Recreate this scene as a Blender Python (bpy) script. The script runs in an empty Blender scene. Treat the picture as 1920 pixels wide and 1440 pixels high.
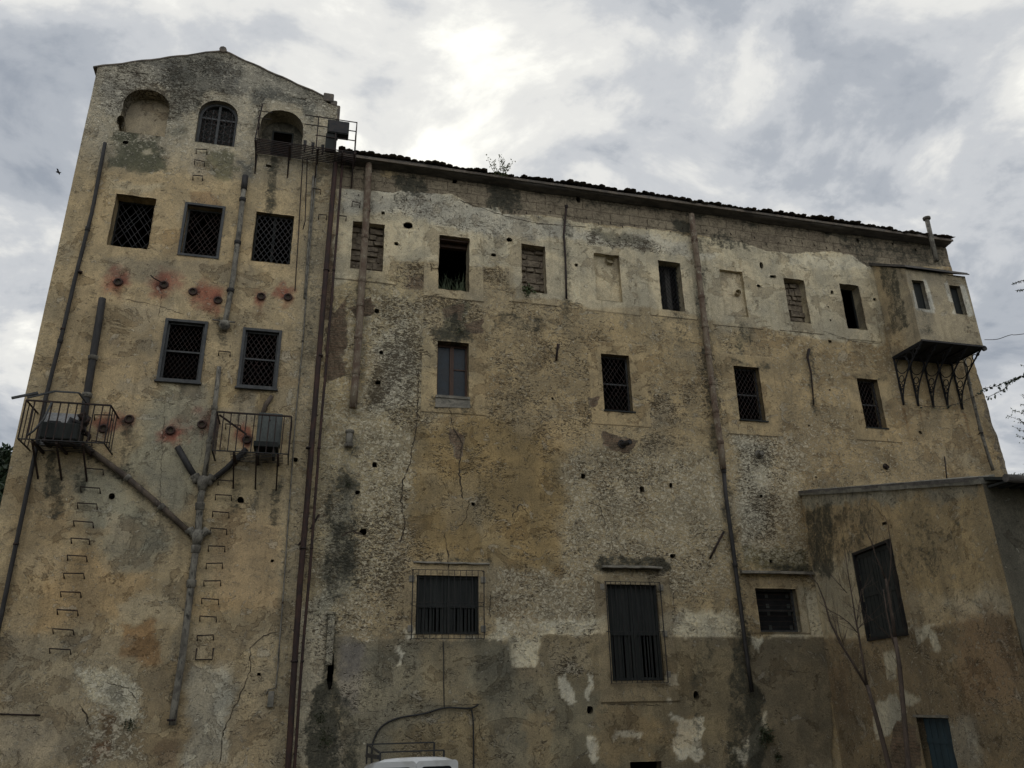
import bpy, bmesh, math, random
import numpy as np
from mathutils import Vector, Matrix
R = random.Random(7)
scene = bpy.context.scene
COL = scene.collection

# ------------------------------------------------------------------ camera
F_PX = 1497.748
RM = np.array([[0.96847668, -0.07544925, -0.23740332],
               [-0.2484111, -0.36356428, -0.89783792],
               [-0.01857017, 0.92850871, -0.37084596]])
RM[0] /= np.linalg.norm(RM[0]); RM[2] -= RM[0] * (RM[0] @ RM[2]); RM[2] /= np.linalg.norm(RM[2]); RM[1] = np.cross(RM[2], RM[0])
# columns of the camera matrix are its axes; rows of RM are the world axes seen by the camera
CP = np.array([0., -18., 2.7])
cam_d = bpy.data.cameras.new('camera')
cam = bpy.data.objects.new('camera', cam_d); COL.objects.link(cam); scene.camera = cam
M4 = Matrix([[RM[i][j] for j in range(3)] + [CP[i]] for i in range(3)] + [[0, 0, 0, 1]])
cam.matrix_world = M4
cam_d.sensor_width = 36; cam_d.lens = F_PX / 1920 * 36
cam_d.clip_start = 0.1; cam_d.clip_end = 3000

def ray(px, py):
    return RM @ np.array([px - 960., -(py - 720.), -F_PX])
def W(px, py, Y=0.):
    """the point seen at photo pixel (px, py) on the plane y = Y"""
    r = ray(px, py); t = (Y - CP[1]) / r[1]
    return CP + t * r
def wu(px, py, Y=0.):
    p = W(px, py, Y); return (float(p[0]), float(p[2]))

# ------------------------------------------------------------------ sky, sun, exposure
SUN_EL, SUN_AZ = math.radians(35.5), math.radians(5.0)     # behind the building, a little to the right
S = Vector((math.sin(SUN_AZ) * math.cos(SUN_EL), math.cos(SUN_AZ) * math.cos(SUN_EL), math.sin(SUN_EL)))
world = bpy.data.worlds.new('World'); scene.world = world; world.use_nodes = True

class NT:
    """small helper for writing node trees"""
    def __init__(s, tree):
        s.t = tree; tree.nodes.clear()
    def n(s, typ, **kw):
        nd = s.t.nodes.new(typ)
        for k, v in kw.items(): setattr(nd, k, v)
        return nd
    def put(s, sock, v):
        if v is None: return
        if isinstance(v, bpy.types.NodeSocket): s.t.links.new(v, sock)
        elif isinstance(v, (tuple, list)) and len(v) == 3 and sock.type == 'RGBA': sock.default_value = (*v, 1)
        else: sock.default_value = v
    def math(s, op, a, b=None, c=None, clamp=False):
        nd = s.n('ShaderNodeMath', operation=op, use_clamp=clamp)
        for i, v in enumerate((a, b, c)): s.put(nd.inputs[i], v)
        return nd.outputs[0]
    def vm(s, op, a, b=None):
        nd = s.n('ShaderNodeVectorMath', operation=op); s.put(nd.inputs[0], a); s.put(nd.inputs[1], b)
        return nd.outputs[1] if op in ('DOT_PRODUCT', 'LENGTH') else nd.outputs[0]
    def mix(s, f, a, b, typ='MIX'):
        nd = s.n('ShaderNodeMix', data_type='RGBA', blend_type=typ, clamp_factor=True)
        s.put(nd.inputs[0], f); s.put(nd.inputs[6], a); s.put(nd.inputs[7], b); return nd.outputs[2]
    def mr(s, v, a, b, c=0., d=1., smooth=True):
        nd = s.n('ShaderNodeMapRange', interpolation_type='SMOOTHSTEP' if smooth else 'LINEAR')
        for i, x in enumerate((v, a, b, c, d)): s.put(nd.inputs[i], x)
        return nd.outputs[0]
    def noise(s, vec, scale, detail=4., rough=.55, dist=0., lac=2.):
        nd = s.n('ShaderNodeTexNoise')
        s.put(nd.inputs['Vector'], vec)
        for k, v in (('Scale', scale), ('Detail', detail), ('Roughness', rough), ('Distortion', dist), ('Lacunarity', lac)): nd.inputs[k].default_value = v
        return nd.outputs['Fac']
    def sc(s, vec, v, loc=(0, 0, 0)):
        nd = s.n('ShaderNodeMapping'); s.put(nd.inputs[0], vec); nd.inputs['Scale'].default_value = v; nd.inputs['Location'].default_value = loc
        return nd.outputs[0]

def build_world():
    g = NT(world.node_tree)
    out = g.n('ShaderNodeOutputWorld'); bg = g.n('ShaderNodeBackground'); bg.inputs['Strength'].default_value = 0.1
    sky = g.n('ShaderNodeTexSky', sky_type='NISHITA', sun_disc=False, sun_elevation=SUN_EL, sun_rotation=SUN_AZ)
    sky.air_density = 1.0; sky.dust_density = 2.0
    tc = g.n('ShaderNodeTexCoord'); d = tc.outputs['Generated']
    sep = g.n('ShaderNodeSeparateXYZ'); g.put(sep.inputs[0], d)
    x, y, z = sep.outputs
    den = g.math('ADD', g.math('MAXIMUM', z, 0.), 0.32)
    cmb = g.n('ShaderNodeCombineXYZ'); g.put(cmb.inputs[0], g.math('DIVIDE', x, den)); g.put(cmb.inputs[1], g.math('DIVIDE', y, den)); cmb.inputs[2].default_value = 3.7
    p = cmb.outputs[0]
    big = g.noise(g.sc(p, (1.0, 1.0, 1), (4.4, 3.5, 0)), 1.7, 5., .5, .25)
    mid = g.noise(g.sc(p, (1.0, 1.15, 1), (9.9, 7.4, 0)), 4.0, 7., .58, .35)
    fine = g.noise(p, 9., 6., .6, .3)
    v = g.math('ADD', g.math('MULTIPLY', big, .40), g.math('ADD', g.math('MULTIPLY', mid, .48), g.math('MULTIPLY', fine, .12)))
    sd = g.vm('DOT_PRODUCT', d, (S.x, S.y, S.z))
    glow = g.math('POWER', g.math('MAXIMUM', sd, 0.), 60.)
    wide = g.math('POWER', g.math('MAXIMUM', sd, 0.), 4.)
    v2 = g.math('ADD', v, g.math('ADD', g.math('MULTIPLY', glow, .125), g.math('MULTIPLY', wide, .014)))
    ramp = g.n('ShaderNodeValToRGB'); g.put(ramp.inputs[0], v2)
    cr = ramp.color_ramp; cr.interpolation = 'EASE'
    stops = [(.40, (2.3, 2.55, 2.95)), (.455, (3.1, 3.32, 3.65)), (.50, (4.15, 4.3, 4.5)), (.555, (5.7, 5.7, 5.55)), (.625, (8.0, 7.9, 7.3)), (.72, (11, 10.7, 9.8))]
    while len(cr.elements) < len(stops): cr.elements.new(.5)
    for e, (q, c) in zip(cr.elements, stops): e.position = q; e.color = (*c, 1)
    cover = g.mr(v2, .30, .40, .80, 1.)
    c = g.mix(cover, sky.outputs[0], ramp.outputs[0])
    # unseen sky behind the viewpoint is brightened to light the facade
    front = g.mr(y, .15, -.6, 1., BACK_SKY)
    c = g.vm('SCALE', c, None); sn = c.node; g.put(sn.inputs['Scale'], front)
    g.put(bg.inputs[0], c); g.t.links.new(bg.outputs[0], out.inputs[0])
BACK_SKY = 1.42
build_world()
sun_d = bpy.data.lights.new('sun', 'SUN'); sun_d.energy = 0.8; sun_d.angle = math.radians(14); sun_d.color = (1., .95, .87)
sun = bpy.data.objects.new('sun', sun_d); COL.objects.link(sun); sun.location = (0, 30, 40)
sun.rotation_euler = S.to_track_quat('Z', 'Y').to_euler()
scene.view_settings.view_transform = 'Standard'; scene.view_settings.look = 'None'
scene.view_settings.gamma = 1; scene.view_settings.exposure = 0.50
scene.cycles.max_bounces = 6

# ------------------------------------------------------------------ tagging and mesh helpers
def tag(o, label=None, cat=None, group=None, kind=None):
    if label: o['label'] = label
    if cat: o['category'] = cat
    if group: o['group'] = group
    if kind: o['kind'] = kind
    return o
def thing(name, label, cat, loc=(0, 0, 0), group=None):
    o = bpy.data.objects.new(name, None); COL.objects.link(o); o.location = loc; o.empty_display_size = .2
    return tag(o, label, cat, group)

class MB:
    """collects shapes and builds them as one mesh object"""
    def __init__(s): s.v = []; s.f = []; s.sm = []
    def add(s, vs, fs, smooth=False):
        k = len(s.v); s.v += [tuple(map(float, v)) for v in vs]
        s.f += [tuple(k + i for i in f) for f in fs]; s.sm += [smooth] * len(fs); return s
    def box(s, x0, x1, y0, y1, z0, z1):
        vs = [(x, y, z) for x in (x0, x1) for y in (y0, y1) for z in (z0, z1)]
        return s.add(vs, [(0, 1, 3, 2), (4, 6, 7, 5), (0, 4, 5, 1), (2, 3, 7, 6), (0, 2, 6, 4), (1, 5, 7, 3)])
    def bar(s, a, b, w, h=None, up=(0, 0, 1)):
        a = Vector(a); b = Vector(b); h = h or w; t = (b - a).normalized(); u = Vector(up)
        if abs(t.dot(u)) > .98: u = Vector((0, 1, 0))
        sx = t.cross(u).normalized() * (w / 2); sy = sx.cross(t).normalized() * (h / 2)
        vs = [p + i * sx + j * sy for p in (a, b) for (i, j) in ((-1, -1), (1, -1), (1, 1), (-1, 1))]
        return s.add(vs, [(3, 2, 1, 0), (4, 5, 6, 7), (0, 1, 5, 4), (1, 2, 6, 5), (2, 3, 7, 6), (3, 0, 4, 7)])
    def tube(s, pts, r, n=8, cap=True):
        """pts: polyline; r: radius or list of radii"""
        P = [Vector(p) for p in pts]; rs = r if isinstance(r, (list, tuple)) else [r] * len(P)
        vs = []; prev = None
        for i, p in enumerate(P):
            t = (P[min(i + 1, len(P) - 1)] - P[max(i - 1, 0)])
            t = t.normalized() if t.length > 1e-9 else Vector((0, 0, 1))
            if prev is None: u = t.cross(Vector((0, 1, 0)) if abs(t.y) < .9 else Vector((1, 0, 0))).normalized()
            else:
                u = prev - t * prev.dot(t); u = u.normalized() if u.length > 1e-6 else t.orthogonal().normalized()
            prev = u; w = t.cross(u)
            for k in range(n):
                a = 2 * math.pi * k / n; vs.append(p + (u * math.cos(a) + w * math.sin(a)) * rs[i])
        fs = [(i * n + k, i * n + (k + 1) % n, (i + 1) * n + (k + 1) % n, (i + 1) * n + k) for i in range(len(P) - 1) for k in range(n)]
        s.add(vs, fs, True)
        if cap:
            k0 = len(s.v) - len(vs)
            s.f += [tuple(k0 + k for k in range(n))[::-1], tuple(k0 + (len(P) - 1) * n + k for k in range(n))]; s.sm += [False, False]
        return s
    def torus(s, c, axis_u, axis_v, r, t, n=16, m=5):
        c = Vector(c); u = Vector(axis_u); v = Vector(axis_v); w = u.cross(v)
        vs = [c + (u * math.cos(a) + v * math.sin(a)) * (r + t * math.cos(b)) + w * t * math.sin(b)
              for a in [2 * math.pi * i / n for i in range(n)] for b in [2 * math.pi * j / m for j in range(m)]]
        return s.add(vs, [(i * m + j, ((i + 1) % n) * m + j, ((i + 1) % n) * m + (j + 1) % m, i * m + (j + 1) % m) for i in range(n) for j in range(m)], True)
    def build(s, name, m, parent=None, bevel=0):
        me = bpy.data.meshes.new(name); me.from_pydata(s.v, [], s.f)
        me.polygons.foreach_set('use_smooth', s.sm)
        o = bpy.data.objects.new(name, me); COL.objects.link(o); me.materials.append(m)
        if parent is not None:
            o.parent = parent
            if parent.type == 'EMPTY' and tuple(parent.location) != (0, 0, 0): me.transform(Matrix.Translation(-parent.location))
            elif parent.parent is not None and tuple(parent.parent.location) != (0, 0, 0): me.transform(Matrix.Translation(-parent.parent.location))
        if bevel:
            bv = o.modifiers.new('bevel', 'BEVEL'); bv.width = bevel; bv.segments = 2; bv.limit_method = 'ANGLE'
        me.update(); return o

# ------------------------------------------------------------------ numpy noise
def _h(ix, iy, seed):
    n = (ix.astype(np.int64) * 374761393 + iy.astype(np.int64) * 668265263 + seed * 974634777) & 0x7fffffff
    n = ((n ^ (n >> 13)) * 1274126177) & 0x7fffffff
    return ((n ^ (n >> 16)) & 0xffff) / 65535.0
def vn(x, y, seed=0):
    ix = np.floor(x); iy = np.floor(y); fx = x - ix; fy = y - iy
    fx = fx * fx * (3 - 2 * fx); fy = fy * fy * (3 - 2 * fy)
    a = _h(ix, iy, seed); b = _h(ix + 1, iy, seed); c = _h(ix, iy + 1, seed); d = _h(ix + 1, iy + 1, seed)
    return (a * (1 - fx) + b * fx) * (1 - fy) + (c * (1 - fx) + d * fx) * fy
def fbm(x, y, sc=1., oc=4, seed=0, gain=.5):
    t = 0; a = 1.; s = 0
    for i in range(oc):
        t = t + a * vn(x * sc + 17.3 * i, y * sc + 9.1 * i, seed + i * 7); s += a; a *= gain; sc *= 2.03
    return t / s - .5
def sstep(x, a, b):
    t = np.clip((x - a) / (b - a), 0, 1); return t * t * (3 - 2 * t)

# ------------------------------------------------------------------ materials
def new_mat(name):
    m = bpy.data.materials.new(name); m.use_nodes = True; g = NT(m.node_tree)
    out = g.n('ShaderNodeOutputMaterial'); b = g.n('ShaderNodeBsdfPrincipled'); g.t.links.new(b.outputs[0], out.inputs[0])
    tc = g.n('ShaderNodeTexCoord'); return m, g, b, tc.outputs['Object']
def bump(g, b, h, strength=.5, dist=.01):
    nd = g.n('ShaderNodeBump'); nd.inputs['Strength'].default_value = strength; nd.inputs['Distance'].default_value = dist
    g.put(nd.inputs['Height'], h); g.t.links.new(nd.outputs[0], b.inputs['Normal'])
def mottled(name, c1, c2, c3=None, scale=6., rough=.8, metal=0., stretch=(1, 1, 1), bs=.4, bd=.004, thr=(.42, .6), thr3=(.58, .7)):
    m, g, b, p = new_mat(name); q = g.sc(p, stretch)
    n = g.noise(q, scale, 7., .6, .3); c = g.mix(g.mr(n, *thr), c1, c2)
    if c3: c = g.mix(g.mr(g.noise(g.sc(q, (1, 1, 1), (3, 7, 1)), scale * 2.1, 6., .65, .5), *thr3), c, c3)
    f = g.noise(q, scale * 9, 4., .6); c = g.mix(.35, c, g.mix(g.mr(f, .3, .7), (0.25, .25, .25), (.75, .75, .75)), 'OVERLAY')
    g.put(b.inputs['Base Color'], c); b.inputs['Roughness'].default_value = rough; b.inputs['Metallic'].default_value = metal
    bump(g, b, g.math('ADD', n, g.math('MULTIPLY', f, .4)), bs, bd); return m

MT = {}
MT['iron'] = mottled('rusty_iron', (.016, .012, .011), (.036, .018, .013), (.010, .010, .010), 9., .75, .2)
MT['darkiron'] = mottled('dark_iron', (.016, .017, .019), (.032, .028, .026), (.045, .025, .016), 7., .6, .4)
MT['redpipe'] = mottled('red_brown_pipe', (.024, .013, .011), (.050, .022, .015), (.014, .011, .011), 5., .8, 0, (2, 2, .8))
MT['blackpipe'] = mottled('black_bitumen_pipe', (.014, .013, .013), (.028, .025, .023), (.08, .073, .064), 4., .7, 0, (3, 3, .8), thr3=(.62, .75))
MT['greypipe'] = mottled('grey_cement_pipe', (.21, .195, .16), (.11, .10, .082), (.030, .030, .026), 4.5, .9, 0, (1.4, 1.4, .8), .4, .006, thr3=(.50, .68))
MT['terra'] = mottled('terracotta_pipe', (.19, .15, .105), (.115, .075, .052), (.28, .25, .19), 4., .9, 0, (1.3, 1.3, .8), .8, .01, thr3=(.55, .66))
MT['brownpipe'] = mottled('brown_pipe', (.105, .08, .058), (.06, .046, .036), (.20, .17, .13), 4., .85, 0, (2, 2, .6))
MT['greypaint'] = mottled('weathered_grey_paint', (.058, .061, .062), (.038, .040, .041), (.10, .095, .085), 7., .7, 0, (1, 1, .5))
MT['darkpaint'] = mottled('dark_green_grey_paint', (.011, .014, .013), (.020, .023, .021), (.034, .033, .029), 4., .85, 0, (3, 1, .25))
MT['brownwood'] = mottled('brown_wood', (.07, .035, .02), (.045, .024, .015), (.10, .055, .035), 6., .7, 0, (4, 4, .5))
MT['concrete'] = mottled('stained_concrete', (.24, .22, .18), (.15, .14, .115), (.07, .075, .055), 3., .9, 0, (1, 1, 1.4), .6, .01)
MT['tile'] = mottled('old_roof_tiles', (.17, .14, .11), (.10, .088, .075), (.20, .19, .15), 5., .9, 0, (1, 1, 1), .6, .01)
MT['gutter'] = mottled('dirty_gutter', (.11, .10, .09), (.062, .058, .054), (.17, .155, .13), 4., .8, 0, (.6, 2, 2))
MT['dark_interior'] = mottled('interior_plaster', (.10, .095, .085), (.07, .066, .06), None, 1.5, .9)
MT['rubble'] = mottled('rubble', (.21, .17, .12), (.12, .095, .068), (.29, .25, .185), 7., .95, 0, (1, 1, 1.6), 1., .03)
MT['cement'] = mottled('cement_coping', (.19, .18, .145), (.11, .105, .085), (.25, .235, .19), 3., .9, 0, (1, 1, 1), .5, .008)
MT['bark'] = mottled('bark', (.085, .06, .045), (.055, .04, .03), (.13, .10, .08), 14., .85, 0, (1, 1, .3))
MT['rubber'] = mottled('black_rubber', (.012, .012, .012), (.02, .02, .02), None, 20., .6)
MT['acmetal'] = mottled('grey_cabinet_paint', (.085, .095, .09), (.06, .068, .064), (.04, .035, .03), 3., .85, 0, (2, 2, .5))
MT['sheet'] = mottled('pale_sheet', (.30, .30, .30), (.22, .22, .22), (.14, .13, .12), 3., .7)
MT['bluedoor'] = mottled('blue_door_paint', (.030, .055, .068), (.022, .040, .050), (.055, .07, .075), 3., .6, 0, (3, 3, .4), thr3=(.66, .8))
MT['ground'] = mottled('gravel_ground', (.085, .075, .055), (.06, .06, .04), (.12, .11, .09), 1.2, .95, 0, (1, 1, 1), .8, .02)
MT['crack'] = mottled('crack_shadow', (.035, .026, .018), (.06, .045, .03), None, 6., .95)
MT['black_floor'] = mottled('near_black', (.006, .007, .009), (.012, .012, .014), None, 5., .9)  # plain near-black for the oriel floor, brackets and window back board

def leaf_mat(name, c1, c2, c3):
    m, g, b, p = new_mat(name)
    oi = g.noise(p, 3.1, 3., .6); f = g.noise(p, 37., 2., .5)
    c = g.mix(g.mr(oi, .35, .65), c1, c2); c = g.mix(g.mr(f, .5, .7), c, c3)
    g.put(b.inputs['Base Color'], c); b.inputs['Roughness'].default_value = .55
    return m
MT['conifer'] = leaf_mat('conifer_needles', (.018, .035, .018), (.03, .055, .025), (.045, .07, .03))
MT['leaf'] = leaf_mat('leaves', (.035, .06, .02), (.055, .085, .028), (.09, .10, .035))
MT['weed'] = leaf_mat('weed_leaves', (.06, .085, .025), (.09, .10, .035), (.15, .14, .06))
MT['drygrass'] = leaf_mat('dry_grass', (.10, .095, .045), (.07, .08, .035), (.16, .14, .07))
MT['moss'] = leaf_mat('moss', (.025, .035, .012), (.04, .05, .018), (.06, .065, .03))

def glass_mat(name, base, rough):
    m, g, b, p = new_mat(name); n = g.noise(p, 4., 5., .6)
    g.put(b.inputs['Base Color'], g.mix(g.mr(n, .4, .65), base, tuple(x * 1.8 for x in base)))
    g.put(b.inputs['Roughness'], g.mr(n, .3, .7, rough, rough + .25)); b.inputs['Specular IOR Level'].default_value = .22
    return m
MT['glass'] = glass_mat('dusty_glass', (.02, .026, .032), .2)
MT['vanglass'] = glass_mat('van_glass', (.012, .014, .016), .05)
def van_mat():
    m, g, b, p = new_mat('white_van_paint'); n = g.noise(p, 3., 6., .6); f = g.noise(p, 60., 3., .6)
    c = g.mix(g.mr(n, .45, .7), (.66, .67, .67), (.50, .50, .48)); c = g.mix(g.mr(f, .6, .75, 0, .35), c, (.32, .30, .26))
    g.put(b.inputs['Base Color'], c); b.inputs['Roughness'].default_value = .32; b.inputs['Coat Weight'].default_value = .4; return m
MT['van'] = van_mat()

def wall_mat():
    """old lime plaster: tint and wear are stored on the wall's vertices, grain and ragged edges come from noise"""
    m, g, b, p = new_mat('old_plaster')
    def attr(n):
        a = g.n('ShaderNodeAttribute', attribute_name=n); return a
    tint = attr('tint').outputs['Color']
    sa = g.n('ShaderNodeSeparateColor'); g.put(sa.inputs[0], attr('wear_a').outputs['Color']); flake, pit, mould = tuple(sa.outputs)
    tint = g.mix(1., tint, (1.04, .992, .885), 'MULTIPLY')
    pit = g.math('MULTIPLY', pit, g.mr(g.noise(g.sc(p, (1, 1, 1), (6, 6, 1)), .75, 5., .6, .3), .36, .62, .45, 1.22))
    sb = g.n('ShaderNodeSeparateColor'); g.put(sb.inputs[0], attr('wear_b').outputs['Color']); mason, brick, grain = sb.outputs
    n_big = g.noise(p, .9, 8., .62, .6); n_mid = g.noise(g.sc(p, (1, 1, 1), (4, 1, 9)), 3.6, 8., .65, .8); n_fin = g.noise(p, 42., 5., .65)
    n_str = g.noise(g.sc(p, (5., 5., .55)), 1., 6., .6, .4)
    # plaster
    c = g.mix(g.mr(n_big, .34, .68, 0., 1.), g.mix(1., tint, (.72, .74, .78), 'MULTIPLY'), g.mix(1., tint, (1.22, 1.20, 1.16), 'MULTIPLY'))
    c = g.mix(g.mr(n_mid, .50, .62, 0., .50), c, g.mix(1., tint, (.66, .67, .70), 'MULTIPLY'))
    c = g.mix(g.mr(n_mid, .42, .34, 0., .40), c, g.mix(1., tint, (1.28, 1.28, 1.3), 'MULTIPLY'))
    c = g.mix(g.mr(n_str, .50, .70, 0., .42), c, g.mix(1., c, (.55, .54, .52), 'MULTIPLY'))
    # top coat lost in ragged sheets, edge shade painted as a thin dark lip
    nl = g.noise(g.sc(p, (1, 1, 1.2), (11, 4, 2)), 1.15, 12., .66, .5)
    lv_ = g.math('ADD', nl, g.math('MULTIPLY', grain, .3)); lost = g.mr(lv_, .575, .583)
    lip = g.mr(g.math('ABSOLUTE', g.math('SUBTRACT', lv_, .577)), .006, .0)
    nl2 = g.noise(g.sc(p, (1, 1, 1.2), (3, 9, 7)), 2.3, 11., .68, .7); lost2 = g.mr(nl2, .615, .622); lip2 = g.mr(g.math('ABSOLUTE', g.math('SUBTRACT', nl2, .616)), .007, .0)
    c = g.mix(g.math('MULTIPLY', lost, .75), c, g.mix(1., c, (.70, .67, .64), 'MULTIPLY')); c = g.mix(g.math('MULTIPLY', lost2, .75), c, g.mix(.5, g.mix(1., c, (1.25, 1.27, 1.3), 'MULTIPLY'), (.42, .39, .32)))
    c = g.mix(g.math('MULTIPLY', g.math('MAXIMUM', lip, lip2), .62), c, g.mix(1., c, (.30, .27, .24), 'MULTIPLY'))
    # pale flakes of older limewash
    nf = g.noise(g.sc(p, (1, 1, 1.35), (7, 3, 2)), 11., 10., .72, .9)
    fthr = g.math('SUBTRACT', .68, g.math('MULTIPLY', flake, .30))
    fm = g.mr(g.math('SUBTRACT', nf, fthr), -.015, .03)
    pale = g.mix(.62, g.mix(1., tint, (1.45, 1.5, 1.6), 'MULTIPLY'), (.58, .53, .41))
    c = g.mix(g.math('MULTIPLY', fm, .78), c, pale)
    # pits and short dark curls where the render has come loose
    gate = g.noise(g.sc(p, (1, 1, 1.5), (8, 2, 1)), 2.6, 6., .68, .4)
    gv = g.math('ADD', gate, g.math('MULTIPLY', pit, .42))
    lv = g.sc(p, (5.2, 5.2, 10.5), (1, 5, 3)); ln = g.noise(lv, 1., 4., .60, 1.5)
    lv2 = g.sc(p, (5.2, 5.2, 10.5), (1, 5, 3.17)); ln2 = g.noise(lv2, 1., 4., .60, 1.5)
    seg = g.mr(g.noise(g.sc(p, (1, 1, 1.4), (5, 5, 5)), 13., 2., .5), .46, .52)
    wdt = g.math('MULTIPLY', g.mr(gv, .56, .86, 0., 1.), .042)
    curl = g.math('MULTIPLY', g.mr(g.math('SUBTRACT', wdt, g.math('ABSOLUTE', g.math('SUBTRACT', ln, .5))), 0., .010), seg)
    rim = g.math('MULTIPLY', g.mr(g.math('SUBTRACT', g.math('MULTIPLY', wdt, 1.3), g.math('ABSOLUTE', g.math('SUBTRACT', ln2, .5))), 0., .014), seg)
    pv = g.sc(p, (8.5, 8.5, 19.), (1, 5, 3))
    np_ = g.noise(pv, 1., 3.5, .58, 1.1)
    pthr = g.math('SUBTRACT', .80, g.math('MULTIPLY', pit, .36))
    pm = g.mr(g.math('SUBTRACT', np_, pthr), -.004, .030)
    np2 = g.noise(g.sc(p, (17., 17., 34.), (3, 1, 8)), 1., 3., .55, 1.3)
    pm2 = g.mr(g.math('SUBTRACT', np2, g.math('SUBTRACT', .82, g.math('MULTIPLY', pit, .32))), -.004, .03)
    pm = g.math('MAXIMUM', g.math('MAXIMUM', pm, pm2), curl)
    c = g.mix(g.math('MULTIPLY', rim, .45), c, pale)  # pale highlight painted beside each curl, as on a raised flake edge
    c = g.mix(g.math('MULTIPLY', pm, .86), c, g.mix(.5, g.mix(1., tint, (.22, .19, .16), 'MULTIPLY'), (.045, .034, .022)))
    # exposed masonry, blocks or thin bricks
    cmb = g.n('ShaderNodeCombineXYZ'); sep = g.n('ShaderNodeSeparateXYZ'); g.put(sep.inputs[0], p)
    wob = g.math('MULTIPLY', g.math('SUBTRACT', n_mid, .5), .10)
    g.put(cmb.inputs[0], g.math('ADD', sep.outputs[0], g.math('ADD', sep.outputs[1], wob))); g.put(cmb.inputs[1], g.math('ADD', sep.outputs[2], g.math('MULTIPLY', wob, .6)))
    def bt(w, h, mortar, ca, cb):
        t = g.n('ShaderNodeTexBrick'); g.put(t.inputs['Vector'], cmb.outputs[0]); t.inputs['Scale'].default_value = 1.
        t.inputs['Brick Width'].default_value = w; t.inputs['Row Height'].default_value = h; t.inputs['Mortar Size'].default_value = mortar
        t.inputs['Mortar Smooth'].default_value = .6; t.inputs['Color1'].default_value = (*ca, 1); t.inputs['Color2'].default_value = (*cb, 1)
        t.inputs['Mortar'].default_value = (.13, .10, .07, 1); t.inputs['Bias'].default_value = -.1; return t
    t1 = bt(.56, .29, .014, (.32, .27, .185), (.22, .18, .125)); t2 = bt(.24, .060, .010, (.225, .15, .095), (.17, .13, .085))
    mc = g.mix(g.mr(brick, .4, .6), t1.outputs['Color'], t2.outputs['Color'])
    mc = g.mix(g.mr(n_mid, .46, .66, 0., .8), mc, g.mix(1., mc, (.55, .53, .52), 'MULTIPLY')); mc = g.mix(g.mr(n_fin, .45, .75, 0, .5), mc, (.24, .20, .145))
    mc = g.mix(g.math('SUBTRACT', .22, g.math('MULTIPLY', brick, .2)), mc, g.mix(g.mr(n_mid, .35, .65), (.30, .245, .175), (.17, .145, .11)))
    mh = g.math('MULTIPLY', g.math('ADD', t1.outputs['Fac'], 0.), -.5)
    ms = g.mr(g.math('ADD', mason, g.math('MULTIPLY', g.math('SUBTRACT', nf, .5), .5)), .44, .56)
    # edge shade and dirt painted as a thin dark line along broken plaster
    me = g.math('MULTIPLY', g.mr(g.math('ABSOLUTE', g.math('SUBTRACT', g.math('ADD', mason, g.math('MULTIPLY', g.math('SUBTRACT', nf, .5), .5)), .47)), .05, .0), .6)
    c = g.mix(ms, c, mc); c = g.mix(me, c, (.05, .04, .03))
    # mould, wet stains
    nm = g.noise(g.sc(p, (1., 1., .7), (2, 2, 6)), 3.4, 9., .70, .6)
    nm2 = g.math('ADD', g.math('MULTIPLY', g.math('SUBTRACT', nm, .5), 1.5), g.math('MULTIPLY', g.math('SUBTRACT', nf, .5), 1.5))
    mm = g.mr(g.math('ADD', g.math('MULTIPLY', mould, .80), nm2), .22, .78)
    c = g.mix(g.math('MULTIPLY', mm, g.mr(mould, .02, .4, 0., .88)), c, g.mix(g.mr(nf, .4, .6), (.026, .028, .020), (.060, .060, .046)))
    # grain
    c = g.mix(.55, c, g.mix(g.mr(n_fin, .28, .72), (.22, .22, .22), (.78, .78, .78)), 'OVERLAY')
    g.put(b.inputs['Base Color'], c); b.inputs['Roughness'].default_value = .93; b.inputs['Specular IOR Level'].default_value = .25
    h = g.math('ADD', g.math('MULTIPLY', n_fin, .20), g.math('MULTIPLY', n_mid, .5))
    h = g.math('ADD', h, g.math('MULTIPLY', pm, -1.1)); h = g.math('ADD', h, g.math('MULTIPLY', fm, .5))
    h = g.math('ADD', h, g.math('MULTIPLY', ms, mh)); h = g.math('ADD', h, g.math('MULTIPLY', g.math('ADD', lost, lost2), -.55))
    bump(g, b, h, .9, .022)
    return m
MT['wall'] = wall_mat()

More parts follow.
